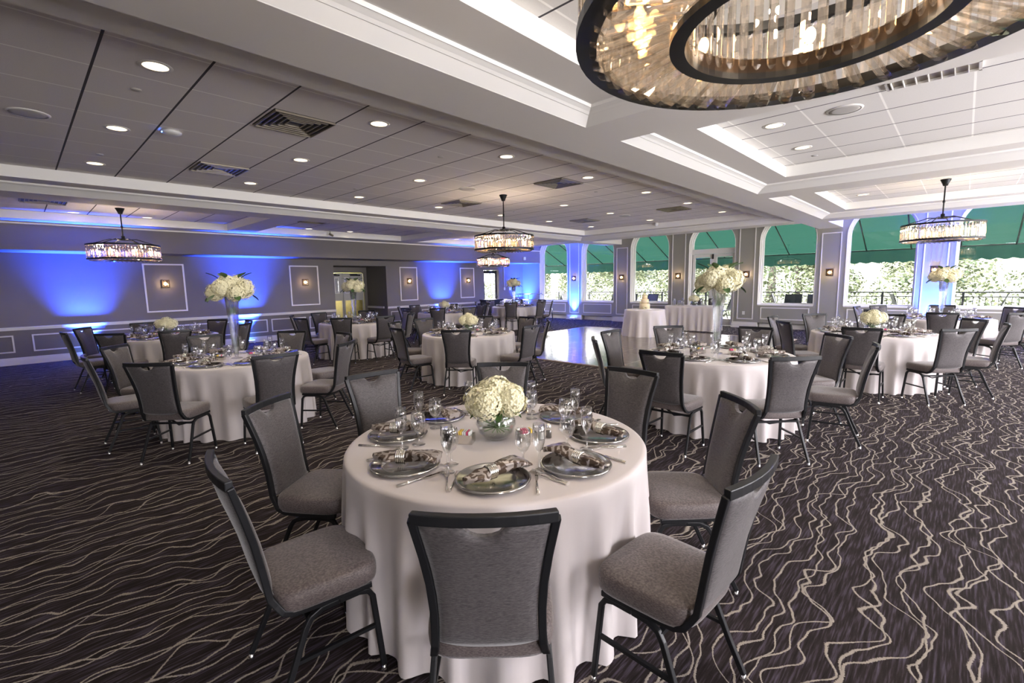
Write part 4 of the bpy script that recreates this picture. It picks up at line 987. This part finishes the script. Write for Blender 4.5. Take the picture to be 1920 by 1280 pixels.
m = MB(); n = 320; a = []; b = []
for i in range(n+1):
    x = X0+(X1-X0)*i/n; wy = .02*math.sin(x*9)+.012*math.sin(x*23); a.append(m.bm.verts.new((x, 19.56+wy*.3, 2.44))); b.append(m.bm.verts.new((x, 19.57+wy, 2.05-.055*abs(math.sin(x*PI/.32)))))
for i in range(n): m.bm.faces.new((a[i], a[i+1], b[i+1], b[i])).smooth = True
m.build('valance', 'awning', aw)
x = X0+.4
while x < X1:
    MB().tube([(x, 16.66, 3.70), (x, 19.52, 2.40)], .02, n=6).build('rafter', 'rail', aw); x += 1.13
MB().tube([(X0, 19.52, 2.41), (X1, 19.52, 2.41)], .02, n=6).build('front_bar', 'rail', aw)
rl = empty('deck_railing', (0, 0, 0), 0, 'dark metal railing along the outer edge of the patio deck', 'railing')
MB().box(-22, 10, 20.45, 20.50, 1.01, 1.05).build('top_rail', 'rail', rl); MB().box(-22, 10, 20.46, 20.49, .06, .09).box(-22, 10, 20.46, 20.49, .88, .905).build('lower_rail', 'rail', rl)
m = MB(); x = -21.9
while x < 10: m.box(x, x+.014, 20.468, 20.482, .09, .88); x += .14
o = m.build('baluster', 'rail', rl); o['kind'] = 'stuff'
for k in range(17): MB().box(-22+2*k-.03, -22+2*k+.03, 20.44, 20.50, -.02, 1.01).build('post', 'rail', rl)
def make_patio_chair():
    r = empty('patio_chair', cat='chair')
    MB().box(-.24, .24, -.25, .22, .41, .435).build('seat', 'sling', r)
    m = MB(); v = [(-.24, -.24, .44), (.24, -.24, .44), (.24, -.44, 1.04), (-.24, -.44, 1.04)]; a = [m.bm.verts.new(p) for p in v]; b = [m.bm.verts.new((p[0], p[1]-.015, p[2])) for p in v]
    m.bm.faces.new(a); m.bm.faces.new(b[::-1])
    for i in range(4): m.bm.faces.new((a[i], a[(i+1) % 4], b[(i+1) % 4], b[i]))
    m.build('backrest', 'sling', r)
    for s in (-1, 1):
        MB().tube([(s*.26, .24, 0), (s*.26, .22, .60)], .014, n=6).build('leg', 'rail', r); MB().tube([(s*.26, -.32, 0), (s*.26, -.22, .42), (s*.25, -.45, 1.06)], .014, n=6).build('leg', 'rail', r)
        MB().tube([(s*.26, .24, .60), (s*.26, .0, .64), (s*.255, -.30, .66)], .014, n=6).build('armrest', 'rail', r)
    return r
PCH = make_patio_chair()
def make_patio_table():
    r = empty('patio_table', cat='table'); MB().box(-.55, .55, -.4, .4, .70, .735).build('top', 'rail', r)
    for sx in (-1, 1):
        for sy in (-1, 1): MB().tube([(sx*.48, sy*.33, 0), (sx*.48, sy*.33, .70)], .02, n=6).build('leg', 'rail', r)
    return r
PTB = make_patio_table()
wn = lambda k: 'window %s' % onames[k]
for x, y, w_ in ((-15.6, 18.6, 'leftmost'), (-12.6, 18.4, 'seen in the second window from corner'), (-9.9, 18.7, 'seen in the third window'), (-3.55, 19.05, 'seen in the fifth window'), (1.4, 18.5, 'seen in the rightmost window')):
    inst(PTB, (x, y, -.02), 0, 'dark patio table on the deck, '+w_, 'patio tables on the deck')
for x, y, a, w_ in ((-14.6, 18.5, 1.7, 'in the corner window'), (-13.5, 18.3, -1.5, 'left in the second window'), (-11.6, 18.4, 1.6, 'right in the second window'), (-10.3, 17.9, 3.2, 'left in the third window'), (-9.4, 17.9, 3.0, 'right in the third window'), (-6.6, 18.6, 1.5, 'behind the glass doors'),
        (-5.1, 18.35, -1.5, 'leftmost in the fifth window'), (-4.62, 19.15, -1.4, 'second in the fifth window'), (-4.2, 17.95, 3.14, 'front middle in the fifth window'), (-3.5, 17.95, 3.2, 'front right in the fifth window'), (-2.6, 18.6, -1.7, 'left in the sixth window'), (-1.2, 19.0, -1.3, 'right in the sixth window'), (.45, 18.8, 1.5, 'in the rightmost window')):
    inst(PCH, (x, y, -.02), a, 'dark sling patio chair on the deck, '+w_, 'patio chairs on the deck')
def crown_mesh(seed, n=4200, rx=2.6, rz=2.8):
    rnd = random.Random(seed); m = MB(); lobes = [(Vector((rnd.uniform(-1, 1)*rx*.6, rnd.uniform(-1, 1)*rx*.6, rnd.uniform(-.8, .8)*rz*.6)), rnd.uniform(.7, 1.3)) for _ in range(16)]
    for i in range(n):
        c, r_ = rnd.choice(lobes); d = Vector((rnd.gauss(0, 1), rnd.gauss(0, 1), rnd.gauss(0, 1))).normalized(); p = c+d*r_*rnd.uniform(.75, 1.05)
        s = rnd.uniform(.06, .13); t = d.cross(Vector((rnd.uniform(-1, 1), rnd.uniform(-1, 1), 1))).normalized(); b = d.cross(t); tw = rnd.uniform(-.5, .5); b = (b+d*tw).normalized()
        m.bm.faces.new([m.bm.verts.new(q) for q in (p-t*s, p-b*s*.6, p+t*s, p+b*s*.6)])
    me = bpy.data.meshes.new('crown'); m.bm.to_mesh(me); m.bm.free(); me.materials.append(MAT['foliage']); return me
CR = [crown_mesh(k) for k in range(3)]
rnd = random.Random(5); k = 0
for row, (yy, nn, x0, x1, sc) in enumerate(((30, 9, -36, 12, .95), (42, 9, -60, 20, 1.45))):
    for i in range(nn):
        x = lerp(x0, x1, (i+rnd.uniform(.42, .58))/nn); y = yy+rnd.uniform(-2, 2.5)+ (6 if x < -22 else 0); s = sc*rnd.uniform(.85, 1.2)
        gz = -.6+((y-20.7)/70)*(-1.2+7.5*(y-20.7)/70)
        r = empty('tree', (x, y, gz), rnd.uniform(0, 6), 'sunlit leafy tree beyond the deck railing', 'tree', 'trees beyond the patio')
        cr_ = add_mesh(CR[k % 3], 'crown', r, (0, 0, 2.9*s), (0, 0, k), s); MB().tube([(0, 0, -.5), (.1, 0, 1.5*s), (0, .1, 3.0*s)], [.2*s, .15*s, .08*s], n=8).build('trunk', 'bark', r); k += 1
m = MB(); rnd = random.Random(9)
for i in range(22000):
    x = rnd.uniform(-48, 14); y = 26+rnd.uniform(0, 3); z_ = rnd.uniform(-.9, 1.5)+.3*math.sin(x*.8); s = rnd.uniform(.05, .11)
    t = Vector((rnd.gauss(0, 1), rnd.gauss(0, 1), rnd.gauss(0, 1))).normalized(); b = t.cross(Vector((rnd.gauss(0, 1), rnd.gauss(0, 1), rnd.gauss(0, 1)))).normalized(); p = Vector((x, y, z_))
    m.bm.faces.new([m.bm.verts.new(q) for q in (p-t*s, p-b*s*.6, p+t*s, p+b*s*.6)])
tag(m.build('shrubs', 'foliage'), 'dense leafy undergrowth below the trees beyond the deck', 'shrubs', kind='stuff')

# sky portals help the daylight find the window openings
def portal(x, y, z, w, h, rot):
    l = bpy.data.lights.new('sky_portal', 'AREA'); l.shape = 'RECTANGLE'; l.size = w; l.size_y = h; l.cycles.is_portal = True
    o = bpy.data.objects.new('sky_portal', l); link(o); o.location = (x, y, z); o.rotation_euler = rot
for i in range(1, len(ys)-1, 2): portal(RW+.35, (ys[i]+ys[i+1])/2, 1.7, 2.3, ys[i+1]-ys[i], (0, PI/2, 0))
portal(-5, WW+.5, 1.8, 19.5, 3.2, (-PI/2, 0, 0))
